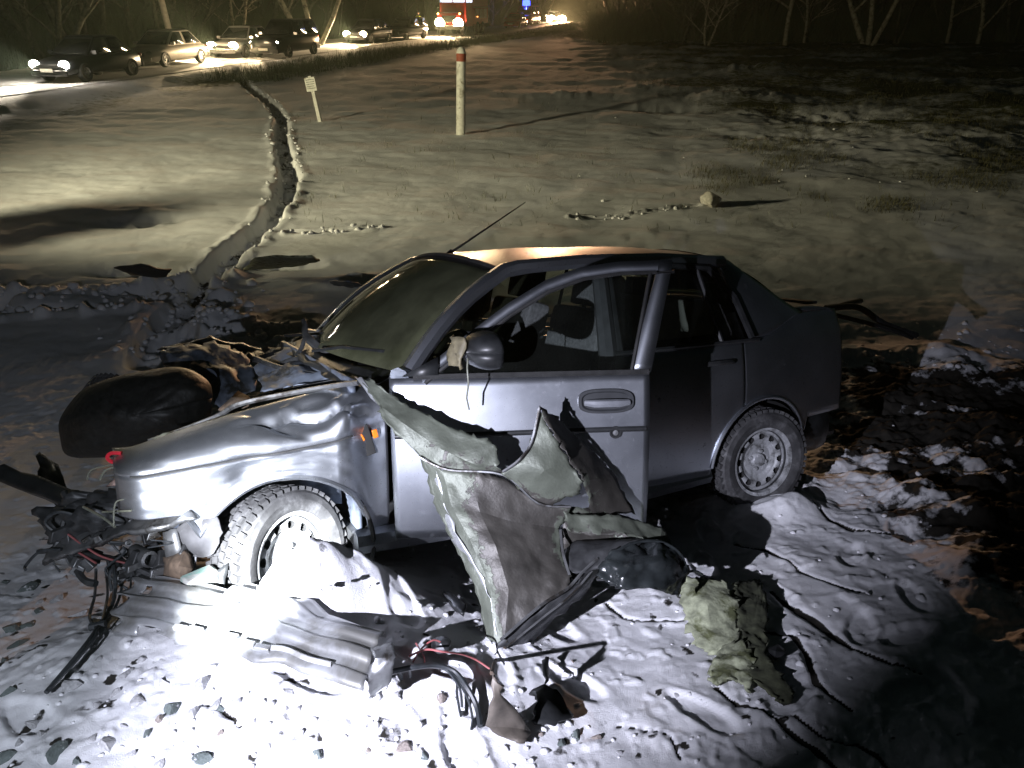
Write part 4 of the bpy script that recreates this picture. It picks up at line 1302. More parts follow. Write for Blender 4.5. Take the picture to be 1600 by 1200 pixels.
ptubes('rolled_edge', [([(782, 1000, 2.70), (845, 946, 2.76), (886, 920, 2.80), (912, 892, 2.84), (934, 873, 2.87)], .006), ([(790, 1012, 2.72), (852, 962, 2.78), (892, 930, 2.82), (925, 892, 2.86)], .004),
                       ([(843, 637, 2.88), (831, 690, 2.885), (812, 718, 2.87), (786, 737, 2.89)], .006), ([(655, 714, 2.92), (700, 734, 2.91), (786, 742, 2.91), (840, 786, 2.93), (892, 792, 2.94)], .005), ([(876, 828, 2.95), (880, 864, 2.89), (890, 898, 2.85)], .006)], MT['steel'])
psheet('folded_edge', [(880, 800, 2.96), (935, 808, 3.00), (985, 815, 3.05), (1030, 828, 3.06), (1062, 868, 3.02), (1030, 856, 2.96), (985, 842, 2.97), (925, 838, 2.95), (885, 830, 2.93)],
       [(0, 1, 7, 8), (1, 2, 6, 7), (2, 3, 5, 6), (3, 4, 5)], MT['olive'], 4, .016, .004, [.3, .2, .1, .2, .2, .3, .5, .6, .5])
psheet('crushed_rib', [(880, 868, 2.93), (925, 872, 2.90), (975, 852, 2.92), (1010, 846, 2.94), (960, 880, 2.87), (915, 895, 2.84), (892, 898, 2.84), (900, 845, 3.0), (960, 848, 3.02)],
       [(7, 8, 2, 1), (7, 1, 0), (8, 3, 2), (0, 1, 5, 6), (1, 2, 4, 5), (2, 3, 4)], MT['dark_steel'], 3, .014, .004)

bf = empty('bumper_fragment', slope_pt(1000, 940))
tag(bf, 'glossy black crushed plastic bumper fragment at the right end of the torn panel', 'bumper piece')
bpy.context.view_layer.update()
gloss = simple('glossy_black', (.018, .021, .022), .22, var=.5, scale=14)
psheet('shell', [(930, 900, 2.84), (948, 872, 2.88), (985, 852, 2.92), (1028, 848, 2.94), (1058, 862, 2.94), (1074, 888, 2.93), (1060, 934, 2.90), (1022, 918, 2.82), (965, 918, 2.80), (985, 884, 2.80), (1030, 880, 2.83)],
       [(0, 1, 9, 8), (1, 2, 9), (2, 3, 10, 9), (3, 4, 10), (4, 5, 10), (5, 6, 7, 10), (7, 8, 9, 10)], gloss, 4, .022, .006, root=bf, sc=10)
ptubes('shell_edge', [([(946, 874, 2.86), (985, 850, 2.90), (1028, 846, 2.92), (1060, 862, 2.92), (1074, 890, 2.92)], .006), ([(1068, 896, 2.92), (1085, 892, 2.94), (1098, 898, 2.95)], .005), ([(932, 905, 2.84), (1000, 908, 2.82), (1058, 925, 2.88)], .006)], gloss, bf)

# ------------------------------------------------------------------ felt insulation torn out and hanging on the snow
fm = empty('insulation_mat', on_ground(1150, 1020))
tag(fm, 'ragged grey-green felt insulation mat flopped on the snow below the rear wheel', 'insulation mat')
bpy.context.view_layer.update()
def lift(u, v, h):
    p = on_ground(u, v); d = p - CAM
    n_ = NRM
    # move along the sight line until it stands h above the snow
    k = -h / (n_ @ (d / np.linalg.norm(d)))
    q = CAM + d * (1 - k / np.linalg.norm(d))
    return (M.T @ (q - CAM))[2]
def fz(u, v, h): return (u, v, lift(u, v, h))
psheet('upper_piece', [fz(1060, 905, 0.100), fz(1095, 904, 0.110), fz(1132, 912, 0.110), fz(1148, 938, 0.080), fz(1150, 975, 0.040), fz(1158, 1008, 0.020), fz(1122, 1020, 0.015), fz(1085, 1008, 0.015), fz(1072, 968, 0.040), fz(1062, 935, 0.070), fz(1105, 945, 0.100), fz(1112, 985, 0.045)],
       [(0, 1, 10, 9), (1, 2, 3, 10), (3, 4, 11, 10), (4, 5, 6, 11), (6, 7, 8, 11), (8, 9, 10, 11)], MT['felt'], 4, .008, .008, root=fm, rag=.022, sc=16)
psheet('lower_piece', [fz(1122, 1015, 0.025), fz(1160, 1000, 0.040), fz(1178, 1030, 0.040), fz(1185, 1052, 0.025), fz(1165, 1078, 0.015), fz(1150, 1060, 0.015), fz(1118, 1068, 0.015), fz(1108, 1052, 0.015), fz(1145, 1035, 0.035)],
       [(0, 1, 8), (1, 2, 8), (2, 3, 8), (3, 4, 5, 8), (5, 6, 7, 8), (7, 0, 8)], MT['felt'], 4, .008, .007, root=fm, rag=.022, sc=18)
psheet('dark_flap', [fz(1145, 915, 0.080), fz(1185, 905, 0.050), fz(1200, 940, 0.050), fz(1196, 990, 0.040), fz(1200, 1035, 0.030), fz(1225, 1062, 0.020), fz(1243, 1086, 0.015), fz(1226, 1104, 0.015), fz(1200, 1082, 0.015), fz(1170, 1060, 0.020), fz(1165, 1010, 0.035), fz(1150, 965, 0.060), fz(1175, 975, 0.050)],
       [(0, 1, 12, 11), (1, 2, 12), (2, 3, 12), (3, 4, 10, 12), (10, 11, 12), (4, 5, 9, 10), (5, 8, 9), (5, 6, 7, 8)], simple('felt_shadow', (.055, .06, .035), .95, var=.5, scale=20, bump=.6), 4, .010, .008, root=fm, rag=.02, sc=16)  # dark sheet where the mat's cast shadow falls, shade put in colour

# ------------------------------------------------------------------ ribbed sheet-metal panel lying on the snow
rp_ = empty('ribbed_metal_panel', on_ground(400, 990))
tag(rp_, 'long pale ribbed sheet metal panel lying on the snow beside the front wheel', 'metal panel')
bpy.context.view_layer.update()
TLc, BLc, TRc, BRc = (slope_pt(222, 905, .22), slope_pt(174, 994, .18), slope_pt(604, 1002, .20), slope_pt(568, 1090, .16))
def rpt(u, v):
    a = TLc * (1 - u) + TRc * u; b = BLc * (1 - u) + BRc * u
    e = 0
    if v > .75: e = .10 * mnoise.noise(Vector((u * 9, 3, 1))) * (v - .75) * 4
    p = a * (1 - v - e) + b * (v + e)
    h = .04 * math.sin(math.pi * min(1, v * .9 + .1)) ** .7 + .02
    h += .0055 * math.tanh(3 * math.cos(v * 2 * math.pi * 3.2 + .4)) + .009 * mnoise.noise(Vector((u * 8, v * 3, 7))) + .02 * math.sin(u * 3.0)
    if v < .06: h -= .03 * (1 - v / .06)
    if u < .12: p = p + (NRM * 0) + np.array([mnoise.noise(Vector((v * 7, 1, 2))) * .05 * (1 - u / .12), 0, 0])
    p = np.array([p[0], p[1], max(p[2], min(hz(p[0], p[1]) + .012, p[2] + .05))])
    return tuple(p + NRM * h - np.array(rp_.location))
mb = MB(); mb.grid(rpt, 60, 48, lambda u, v: not (abs(u - .085) < .018 and abs(v - .40) < .05) and not (v > .93 and .12 < u < .24 + .05 * math.sin(v * 90)))
mb.build('panel', MT['alu'], rp_, thick=.004, angle=60)
for u in (.30, .36, .50, .57, .63): MB().box(np.array(rpt(u, .90)) + NRM * .008, (.05, .02, .018), rotz(-.25)).build('stiffener', MT['alu'], rp_, bevel=.003)
MB().grid(lambda u, v: tuple(np.array(rpt(.66 + .22 * u, .86 + .06 * v)) + NRM * (.006 + .008 * math.sin(v * math.pi))), 10, 4).build('stiffener', MT['alu'], rp_)
def hp_(u, v, h):
    p = slope_pt(u, v, h); return (u, v, (M.T @ (p - CAM))[2])
o = csheet('bent_end_flap', [hp_(578, 1012, .24), hp_(612, 1004, .26), hp_(618, 1030, .24), hp_(608, 1076, .20), hp_(580, 1092, .18), hp_(572, 1060, .19), hp_(585, 1030, .25)],
           [(0, 1, 2, 6), (2, 3, 5, 6), (3, 4, 5)], MT['steel'], 4, .012, .004, None, world=True); o.parent = rp_; o.matrix_parent_inverse = Matrix.Translation(-rp_.location)


def loose(name, label, cat, lines, mat, n=6, group=None):
    o = ctubes(name, lines, mat, None, n)
    tag(o, label, cat, group)
    return o


def gz(u, v, h=.01): return fz(u, v, h)


loose('cable_harness', 'black taped cable harness curling off the ribbed panel end, frayed wires at its tip', 'cable', [
    ([gz(612, 1050, .05), gz(645, 1043, .06), gz(680, 1040, .06), gz(710, 1050, .05), gz(730, 1075, .03), gz(745, 1105, .015), gz(750, 1135, .008)], .009),
    ([gz(700, 1048, .05), gz(718, 1075, .03), gz(722, 1105, .015)], .004), ([gz(705, 1050, .05), gz(728, 1085, .03), gz(738, 1120, .012), gz(736, 1140, .006)], .004), ([gz(690, 1042, .05), gz(712, 1062, .04), (714, 1085, lift(714, 1085, .02)), gz(720, 1120, .008)], .004),
    ([gz(625, 1048, .05), gz(628, 1060, .01)], .005), ([gz(640, 1046, .05), gz(641, 1058, .01)], .005)], MT['wire'])
loose('thin_red_wires', 'thin faded red wires looping over the snow between ribbed and torn panels', 'wire', [
    ([gz(640, 1025, .02), gz(665, 1015, .06), gz(690, 1018, .08), gz(720, 1022, .06), gz(742, 1030, .03), gz(765, 1045, .03)], .0035),
    ([gz(645, 1035, .02), gz(660, 1012, .05), gz(680, 1000, .07), gz(700, 1012, .04)], .003), ([gz(650, 1005, .02), gz(662, 1025, .05), gz(664, 1040, .01)], .003)], MT['red_wire'])
loose('wire_bundle', 'long grey wire bundle trailing from the nose down to the bottom left snow', 'cable', [
    ([(178, 885, 2.84), (180, 915, 2.78), gz(175, 945, .06), gz(150, 985, .05), gz(120, 1025, .04), gz(72, 1082, .02)], .008),
    ([(150, 890, 2.88), gz(148, 930, .08), gz(140, 965, .05), gz(152, 988, .05), gz(128, 1022, .04), gz(78, 1076, .03)], .006),
    ([(195, 890, 2.84), gz(186, 935, .08), gz(170, 965, .05), gz(150, 985, .05)], .006), ([(165, 888, 2.86), gz(168, 930, .07), gz(160, 968, .05)], .005),
    ([gz(140, 980, .05), gz(165, 975, .05)], .014), ([(205, 900, 2.82), gz(200, 940, .08), gz(172, 985, .04)], .004)], MT['wire'])

dp = empty('brown_metal_shard', on_ground(790, 1155))
tag(dp, 'brown triangular metal shard standing on the snow under the torn panel', 'metal shard')
bpy.context.view_layer.update()
psheet('shard', [fz(765, 1050, .20), fz(778, 1060, .20), fz(783, 1085, .15), fz(830, 1140, .03), fz(818, 1160, .02), fz(790, 1155, .03), fz(760, 1135, .06), fz(772, 1090, .14)], [(0, 1, 2, 7), (2, 3, 6, 7), (3, 4, 5, 6)], simple('brown_plate', (.11, .095, .08), .55, .2, var=.35, scale=20, bump=.2), 3, .008, .006, root=dp)
ptubes('hanging_link', [([(790, 1012, 2.72), (775, 1030, 2.70), fz(768, 1052, .20)], .006)], MT['brown'], dp)
dk = empty('shard_shadow_sheet', on_ground(862, 1120))
tag(dk, 'black sheet added as the cast shadow right of the brown shard', 'painted shadow')
bpy.context.view_layer.update()
psheet('offcut', [fz(852, 1072, .05), fz(868, 1078, .05), fz(896, 1118, .03), fz(866, 1134, .02), fz(828, 1130, .02), fz(838, 1100, .04), fz(832, 1080, .03), fz(845, 1030, .04), fz(860, 1025, .05), fz(862, 1045, .04)], [(0, 1, 2, 3, 5), (5, 3, 4), (0, 5, 6), (0, 7, 8, 9)], MT['black'], 3, .008, .006, root=dk)  # black sheet painted as the brown shard's cast shadow

for u, v, pts, nm, lb, ct, mt in (
    (715, 945, [(690, 928, .02), (705, 932, .03), (728, 948, .03), (724, 962, .02), (708, 950, .015)], 'black_shard', 'small black plastic shard on the snow left of the torn panel', 'shard', 'black'),
    (688, 1010, [(676, 1002, .03), (692, 996, .05), (702, 1005, .05), (696, 1020, .03), (682, 1018, .02)], 'grey_clip', 'small grey plastic clip among the red wires on the snow', 'clip', 'dark_steel'),
    (1210, 1020, [(1200, 1016, .02), (1215, 1010, .04), (1224, 1020, .03), (1210, 1030, .015)], 'dark_chunk', 'dark angular chunk alone on snow right of the felt mat', 'chunk', 'black'),
    (712, 430, [(398, 404, .06), (440, 400, .08), (488, 402, .10), (500, 407, .06), (470, 416, .03), (420, 420, .03), (380, 422, .02)], 'dark_floor_mat', 'long dark flat piece lying in snow right of the footpath', 'debris', 'felt'),
    (260, 425, [(178, 418, .05), (220, 414, .10), (268, 422, .08), (258, 434, .03), (205, 430, .02)], 'dark_trim_strip', 'long dark strip carrying the shade of a hollow left of the footpath', 'debris', 'rubber'),  # debris strip that also carries the hollow's shade in its colour
    (205, 345, [(138, 346, .05), (190, 340, .09), (270, 338, .05), (262, 343, .03), (205, 352, .02), (150, 352, .02)], 'dark_tarp_scrap', 'flat dark sheet painted as hollow shade on the far left snowfield', 'debris', 'rubber'),  # dark sheet standing in for the shade of a hollow
    (545, 443, [(515, 440, .04), (545, 440, .08), (566, 446, .06), (550, 450, .02), (525, 446, .02)], 'dark_board', 'small dark board on snow above the windshield left edge', 'debris', 'chassis'),
):
    P = [fz(a, b, h) for a, b, h in pts]
    bm_pts = P
    n = len(P)
    cen = tuple(np.mean(np.array(P), 0) - np.array([0, 0, .03]))
    o = csheet(nm, P + [cen], [(i, (i + 1) % n, n) for i in range(n)], MT[mt], 3, .008, .012, None, world=True)
    tag(o, lb, ct)

# dark bars added as the car's shadow lines right of the tail
loose('tail_shadow_bars', 'dark bars standing in for the car shadow right of the tail', 'shadow bars', [
    ([(1290, 482, 4.9), (1340, 480, 5.1), (1380, 505, 5.2), (1432, 524, 5.3)], .022), ([(1295, 490, 4.9), (1345, 502, 5.05), (1400, 518, 5.2), (1425, 528, 5.3)], .016), ([(1290, 486, 4.9), (1320, 476, 5.1), (1345, 470, 5.3)], .018)], MT['black'])

# ------------------------------------------------------------------ stones frozen into the snow
def rock_mesh(seed, n=2):
    bm = bmesh.new(); bmesh.ops.create_icosphere(bm, subdivisions=n, radius=1)
    off = Vector((seed * 3.7, seed * 1.3, 2))
    for v in bm.verts:
        q = v.co.copy()
        d = 1 + .55 * mnoise.noise(q * 1.1 + off) + .14 * mnoise.noise(q * 2.7 + off)
        v.co = q * d
        for pl in range(9):
            nv = Vector((math.sin(seed * 5 + pl * 2.1), math.cos(seed * 3 + pl * 1.7), math.sin(seed + pl * 2.9))).normalized()
            ex = v.co.dot(nv) - .56
            if ex > 0: v.co -= nv * ex * .95
    for f in bm.faces: f.smooth = False if n < 3 else True
    for e in bm.edges: e.smooth = e.calc_face_angle(0) < .30
    for f in bm.faces: f.smooth = True
    me = bpy.data.meshes.new('stone'); bm.to_mesh(me); bm.free()
    return me


def stone_mat(name, c): return simple(name, c, .85, var=.3, scale=4, bump=.5, dirt=(.66, .66, .70), dirt_amt=.02 if c[0] < .1 else .10)
SM = [stone_mat('grey_stone', (.38, .38, .39)), stone_mat('dark_stone', (.10, .12, .115)), stone_mat('pale_stone', (.36, .36, .37)), stone_mat('brown_stone', (.22, .19, .17))]
RM = []
for m_i in range(4):
    for k in range(5):
        me = rock_mesh(m_i * 9 + k + 1); me.materials.append(SM[m_i]); RM.append(me)

STONES = [  # picture spot, width px, height px, kind, label or None
    (268, 1108, 36, 30, 1, 'squarish dark green-grey stone, largest dark one below the ribbed panel'),
    (230, 1146, 24, 20, 1, 'rounded dark stone lower left of the squarish dark stone'),
    (85, 1176, 52, 42, 1, 'large dark stone in the bottom left corner snow'),
    (15, 1082, 34, 30, 1, 'dark stone at the left picture edge'),
    (318, 1186, 38, 28, 1, 'flat dark grey stone at the bottom edge left of centre'),
    (497, 1176, 28, 24, 1, 'pointed slate-dark stone at the bottom edge below the ribbed panel end'),
    (315, 1068, 34, 40, 2, 'pale wedge-shaped stone directly below the ribbed panel edge'),
    (298, 1118, 34, 30, 0, 'grey stone touching the right side of the squarish dark stone'),
    (345, 1110, 26, 20, 1, 'small split dark stone right of the squarish dark stone'),
    (450, 1081, 28, 20, 2, 'blocky pale stone at the foot of the ribbed panel right half'),
    (632, 1167, 30, 18, 3, 'flat oval brownish stone below the frayed cable'),
    (900, 1151, 24, 32, 1, 'upright dark stone right of the black shadow sheet'),
    (933, 1153, 24, 44, 3, 'tall oval brown stone, rightmost of the pair right of the shadow sheet'),
    (877, 1162, 22, 12, 1, 'low dark pebble at the foot of the upright dark stone'),
    (515, 918, 14, 16, 0, 'lone grey pebble in bright snow right of the front wheel'),
    (197, 1055, 34, 20, 0, 'oval grey stone below the trailing wire bundle'),
    (168, 1165, 52, 34, 0, 'clustered broad grey stone near the bottom left'),
    (466, 1110, 20, 18, 0, 'round grey stone below the blocky pale stone'),
    (468, 1147, 16, 16, 0, 'small round stone at lower centre left'),
    (25, 1010, 44, 24, 1, 'long dark stone near the left edge level with the ribbed panel'),
    (8, 1035, 26, 28, 1, 'dark stone cut by the left edge above the lone dark stone'),
    (46, 920, 34, 26, 1, 'dark blue-grey stone on snow left of the nose'),
    (45, 978, 28, 16, 1, None), (20, 985, 36, 20, 1, None), (62, 942, 24, 12, 0, None), (90, 936, 24, 16, 0, None), (60, 955, 18, 8, 1, None), (120, 962, 34, 20, 0, None),
    (142, 1012, 22, 14, 0, None), (155, 1030, 18, 10, 0, None), (110, 1072, 38, 24, 0, None), (222, 1030, 20, 10, 0, None), (255, 1068, 20, 20, 0, None), (180, 1085, 24, 20, 0, None),
    (215, 1098, 34, 20, 0, None), (152, 1103, 18, 12, 0, None), (250, 1125, 20, 22, 3, None), (338, 1104, 30, 18, 0, None), (195, 1135, 18, 14, 0, None), (145, 1155, 24, 26, 0, None),
    (52, 1132, 40, 22, 0, None), (65, 1150, 26, 16, 0, None), (10, 1185, 34, 30, 1, None), (120, 1190, 30, 22, 1, None), (248, 1196, 28, 18, 0, None), (345, 1144, 16, 14, 3, None),
    (396, 1128, 14, 14, 0, None), (448, 1107, 14, 8, 0, None), (390, 1082, 8, 6, 1, None), (620, 1088, 18, 24, 0, None), (690, 1090, 22, 14, 3, None), (590, 1132, 14, 10, 0, None),
    (845, 1148, 12, 10, 3, None), (968, 1176, 14, 8, 0, None), (1058, 1085, 12, 8, 0, None), (895, 1034, 9, 7, 3, None), (692, 1190, 12, 12, 0, None), (662, 1182, 18, 20, 1, None),
    (270, 1145, 12, 10, 0, None), (372, 1098, 16, 10, 0, None), (82, 1010, 20, 10, 0, None), (8, 910, 18, 10, 1, None), (100, 905, 14, 8, 0, None), (30, 1160, 18, 12, 0, None), (205, 1180, 20, 12, 0, None), (420, 1165, 14, 8, 0, None), (540, 1150, 12, 8, 0, None), (575, 1172, 14, 9, 3, None), (760, 1182, 12, 8, 0, None)]
for i, (u, v, w, h, k, lb) in enumerate(STONES):
    p = on_ground(u, v)
    Z = (M.T @ (p - CAM))[2]
    rx = w / 2 * Z / FOC * 1.12; rz_ = min(h / 2 * Z / FOC * 1.0, rx * .9)
    o = bpy.data.objects.new('stone', RM[k * 5 + i % 5]); link(o)
    o.location = p - NRM * rz_ * random.choice((-.1, .0, .12, .25))
    o.scale = (rx, rx * random.uniform(.6, 1.0), rz_)
    o.rotation_euler = (random.uniform(-.2, .2), random.uniform(-.2, .2), random.uniform(0, 6.3))
    if lb: tag(o, lb, 'stone')
    else: tag(o, 'small stone half sunk in the lit foreground snow', 'stone', 'small stones in the foreground snow')

# snow clods kicked out of the path and around the wreck
def clods():
    bm = bmesh.new(); bmesh.ops.create_icosphere(bm, subdivisions=1, radius=1)
    base = np.array([v.co[:] for v in bm.verts]); fc = [tuple(v.index for v in f.verts) for f in bm.faces]; bm.free()
    V = []; F = []
    def put(p, r, sq=.75):
        n0 = len(V)
        R_ = rotz(random.uniform(0, 6.3)) @ rotx(random.uniform(-.6, .6))
        J = base * (1 + np.array([[random.uniform(-.28, .28)] for _ in base])) * np.array([r * random.uniform(.8, 1.3), r, r * sq])
        for q in J @ R_.T + p: V.append(tuple(q))
        for f in fc: F.append(tuple(i + n0 for i in f))
    for line, n, spread, rmin, rmax in ((TRENCH, 330, .24, .012, .06), (RUT, 120, .32, .02, .07), (RUT2, 90, .2, .015, .06), (TRAIL, 26, .15, .02, .06), (TRAIL2, 34, .12, .02, .05)):
        L = np.concatenate([[0], np.cumsum(np.hypot(*np.diff(line, axis=0).T))])
        for _ in range(n):
            t = random.random() * L[-1]
            x = np.interp(t, L, line[:, 0]); y = np.interp(t, L, line[:, 1])
            a = random.uniform(0, 6.3); q = spread * (1 + .25 * random.gauss(0, 1))
            x += q * math.cos(a); y += q * math.sin(a)
            put(np.array([x, y, hz(x, y) + .01]), random.uniform(rmin, rmax) * random.uniform(.4, 1))
    for (ua, ub, va, vb, n, r0, r1) in ((1300, 1600, 505, 580, 70, .01, .045), (1180, 1500, 620, 1100, 60, .006, .025), (480, 760, 880, 1000, 60, .004, .016), (0, 900, 1000, 1200, 150, .004, .018), (820, 1300, 900, 1190, 80, .004, .016), (150, 420, 440, 560, 90, .02, .08), (900, 1600, 120, 340, 26, .02, .05), (430, 560, 520, 545, 30, .02, .06)):
        for _ in range(n):
            p = on_ground(random.uniform(ua, ub), random.uniform(va, vb))
            put(p, random.uniform(r0, r1) * random.random() ** .7)
    me = bpy.data.meshes.new('snow_clods'); me.from_pydata(V, [], F)
    me.materials.append(MT['snow']); me.polygons.foreach_set('use_smooth', [True] * len(F))
    tag(link(bpy.data.objects.new('snow_clods', me)), 'loose lumps of kicked-up snow', kind='stuff')


clods()
st = bpy.data.objects.new('snow_boulder', rock_mesh(3, 3)); st.data.materials.append(stone_mat('snowy_stone', (.45, .43, .38))); link(st)
p = on_ground(1110, 322); st.location = p + np.array([0, 0, .09]); st.scale = (.17, .15, .15)
tag(st, 'lone pale rounded stone on the open snowfield with a long shadow', 'stone')

# ------------------------------------------------------------------ marker posts in the field
sg = empty('marker_sign', on_ground(500, 190), math.radians(-10)); sg.rotation_euler = (0, math.radians(-8), math.radians(-15))
tag(sg, 'small white lettered sign plate on a leaning white stake', 'sign')
wp = simple('weathered_white_paint', (.70, .69, .62), .7, var=.15, scale=12, dirt=(.3, .28, .22), dirt_amt=.3)
MB().box((0, 0, .48), (.10, .06, 1.3), None, .95).build('stake', wp, sg, bevel=.008)
MB().box((0, -.045, .93), (.30, .02, .34)).build('sign_plate', wp, sg, bevel=.006)
ink = simple('faded_black_print', (.08, .08, .07), .8)
for j in range(5):
    x = -.11
    while x < .10:
        w_ = random.uniform(.015, .05); MB().box((x + w_ / 2, -.0575, 1.04 - .052 * j), (w_, .003, .016)).build('letter_stroke', ink, sg); x += w_ + .014
ps = empty('marker_post', on_ground(720, 210)); ps.rotation_euler = (0, math.radians(2), .3)
tag(ps, 'tall white round-topped marker post with a red band below its cap', 'post')
MB().lathe([(.0, -.3), (.115, -.3), (.11, .9), (.105, 1.70)], 20, 'z').build('shaft', wp, ps)
MB().lathe([(.109, 1.62), (.112, 1.63), (.112, 1.78), (.109, 1.79)], 20, 'z').build('red_band', simple('faded_red_paint', (.32, .08, .045), .7, scale=14), ps)
MB().lathe([(.107, 1.785), (.104, 1.83), (.085, 1.885), (.05, 1.92), (.0, 1.935)], 20, 'z').build('cap', wp, ps)

# ------------------------------------------------------------------ vehicles on the far road
def car_paint(name, c, metal=.3): return simple(name, c, .35, metal, var=.12, scale=3, coat=.6)
HEAD = emit('headlamp_glow', (1.0, .72, .38), 160)
HEADW = emit('white_headlamp_glow', (1.0, .90, .75), 160)
TAIL = emit('tail_glow', (1.0, .08, .03), 5)
DGLASS = simple('dark_car_glass', (.012, .013, .014), .08, var=.2)
CHROME = simple('chrome_trim', (.5, .5, .5), .25, .9)


def road_dir(p):
    d = np.hypot(*(ROADXY - p[:2]).T); i = min(int(d.argmin()), len(ROADXY) - 2)
    t = ROADXY[i + 1] - ROADXY[i]
    return -t / np.linalg.norm(t)


def bg_car(name, label, u, v, paint, L=4.3, Wd=1.7, Ht=1.42, kind='saloon', head=True, tail=False, yaw_add=0.0, flip=False, head_mat=None, beam=0, beam_col=(1, .74, .42), cat='car', extra=None, beam_size=70, hs=1.0):
    p = level(u, v, .285)
    d = road_dir(p); yaw = math.atan2(d[1], d[0]) + yaw_add + (math.pi if flip else 0)
    r = empty(name, p, yaw); tag(r, label, cat)
    h2 = Wd / 2; belt = Ht * .60
    # lower body: loft of sections along the length
    prof = {'saloon': [(-.50, .62, .50), (-.485, .70, .86), (-.44, .94, .93), (-.25, 1.0, 1.0), (0, 1.0, 1.0), (.20, 1.0, .98), (.32, .98, .90), (.44, .92, .80), (.485, .78, .66), (.50, .62, .45)],
            'suv': [(-.50, .70, .55), (-.49, .84, .98), (-.45, .96, 1.0), (-.25, 1.0, 1.0), (0, 1.0, 1.0), (.22, 1.0, 1.0), (.34, .98, .95), (.45, .93, .90), (.49, .82, .78), (.50, .66, .5)],
            'van': [(-.50, .80, .8), (-.49, .92, 1.0), (-.40, 1.0, 1.0), (-.2, 1.0, 1.0), (.1, 1.0, 1.0), (.30, 1.0, 1.0), (.40, .98, .92), (.46, .92, .82), (.49, .80, .7), (.50, .66, .5)]}[kind]
    mb = MB(); V = []; ns = 12
    for fx, fw, ft in prof:
        zt = belt * ft; zb = .22; w_ = h2 * fw
        for a in range(ns):
            t = 2 * math.pi * (a + .5) / ns; c, s_ = math.cos(t), math.sin(t)
            yy = w_ * math.copysign(abs(c) ** .35, c); zz = (zt + zb) / 2 + (zt - zb) / 2 * math.copysign(abs(s_) ** .45, s_)
            V.append((fx * L, yy, zz))
    F = [(i * ns + k, i * ns + (k + 1) % ns, (i + 1) * ns + (k + 1) % ns, (i + 1) * ns + k) for i in range(len(prof) - 1) for k in range(ns)]
    F += [tuple(range(ns)), tuple((len(prof) - 1) * ns + k for k in range(ns))]
    mb.add(V, F); body = mb.build('body', paint, r, angle=50)
    # cabin
    cab = {'saloon': (-.36, -.22, .06, .23), 'suv': (-.49, -.44, .05, .20), 'van': (-.495, -.47, .18, .34)}[kind]
    xb0, xt0, xt1, xb1 = [c * L for c in cab]
    wb, wt = h2 * .93, h2 * .72; zb, zt = belt - .03, Ht
    B4 = [(xb0, wb), (xb1, wb), (xb1, -wb), (xb0, -wb)]; T4 = [(xt0, wt), (xt1, wt), (xt1, -wt), (xt0, -wt)]
    mb = MB(); mb.add([(x, y, zb) for x, y in B4] + [(x, y, zt - .05) for x, y in T4] + [(x * .96, y * .86, zt) for x, y in T4],
                      [(0, 1, 5, 4), (1, 2, 6, 5), (2, 3, 7, 6), (3, 0, 4, 7), (4, 5, 9, 8), (5, 6, 10, 9), (6, 7, 11, 10), (7, 4, 8, 11), (8, 9, 10, 11)])
    mb.build('cabin', paint, r, angle=30, bevel=.03)
    def pane(nm, q):
        q = [np.array(a) for a in q]; c = sum(q) / 4
        nrm = np.cross(q[1] - q[0], q[3] - q[0]); nrm /= np.linalg.norm(nrm)
        if nrm @ (c - np.array([0, 0, zb])) < 0: nrm = -nrm
        q = [c + (a - c) * np.array([.9, .9, .84]) + nrm * .012 for a in q]
        MB().add(q, [(0, 1, 2, 3)]).build(nm, DGLASS, r, thick=.008)
    z1 = zt - .05
    pane('windshield', [(xb1, wb, zb), (xb1, -wb, zb), (xt1, -wt, z1), (xt1, wt, z1)])
    pane('rear_window', [(xb0, wb, zb), (xb0, -wb, zb), (xt0, -wt, z1), (xt0, wt, z1)])
    xm = (xt0 + xt1) / 2 * .9
    for s in (1, -1):
        pane('side_window', [(xm + .03, s * wb, zb), (xb1 - .05, s * wb, zb), (xt1, s * wt, z1), (xm + .03, s * wt, z1)])
        pane('side_window', [(xb0 + .08, s * wb, zb), (xm - .03, s * wb, zb), (xm - .03, s * wt, z1), (xt0, s * wt, z1)])
        for fx in (.30, -.30):
            w_ = bpy.data.objects.new('wheel', None); link(w_, r); w_.location = (fx * L, s * (h2 - .10), .31)
            MB().lathe([(.0, .0), (.19, .0), (.19, s * .09), (.23, s * .115), (.29, s * .11), (.315, s * .06), (.315, -s * .07), (.29, -s * .09), (.0, -s * .09)], 24).build('tyre', MT['rubber'], w_)
            mb = MB().lathe([(.0, s * .10), (.06, s * .105), (.07, s * .08), (.15, s * .085), (.17, s * .11), (.185, s * .11), (.19, s * .08)], 24); mb.build('rim', CHROME if kind != 'van' else MT['steel'], w_)
        mb = MB(); mb.lathe([(.0, .03), (.06, .028), (.085, .012), (.09, -.05), (.07, -.07), (.0, -.075)], 16, 'x')
        o = mb.build('headlight', (head_mat or HEAD) if head else MT['glass'], r); o.location = (.478 * L, s * h2 * .70, belt * .68); o.scale = (1, 1.25 * hs, .9 * hs)  # lens scaled up so its glow stands in for glare
        o = MB().box((0, 0, 0), (.07, .20, .14)).build('tail_light', TAIL if tail else simple('tail_lens_bg', (.25, .02, .015), .3), r, bevel=.02); o.location = (-.488 * L, s * h2 * .74, belt * .80)
        o = rounded_block((0, 0, 0), (.10, .18, .12)).build('door_mirror', paint, r); o.location = (xb1 - .25, s * (wb + .12), belt + .06)
    MB().box((.497 * L, 0, belt * .62), (.03, .9, .12)).build('grille', MT['black'], r, bevel=.01)
    MB().box((.49 * L, 0, .33), (.10, Wd * .86, .20)).build('front_bumper', paint, r, bevel=.04)
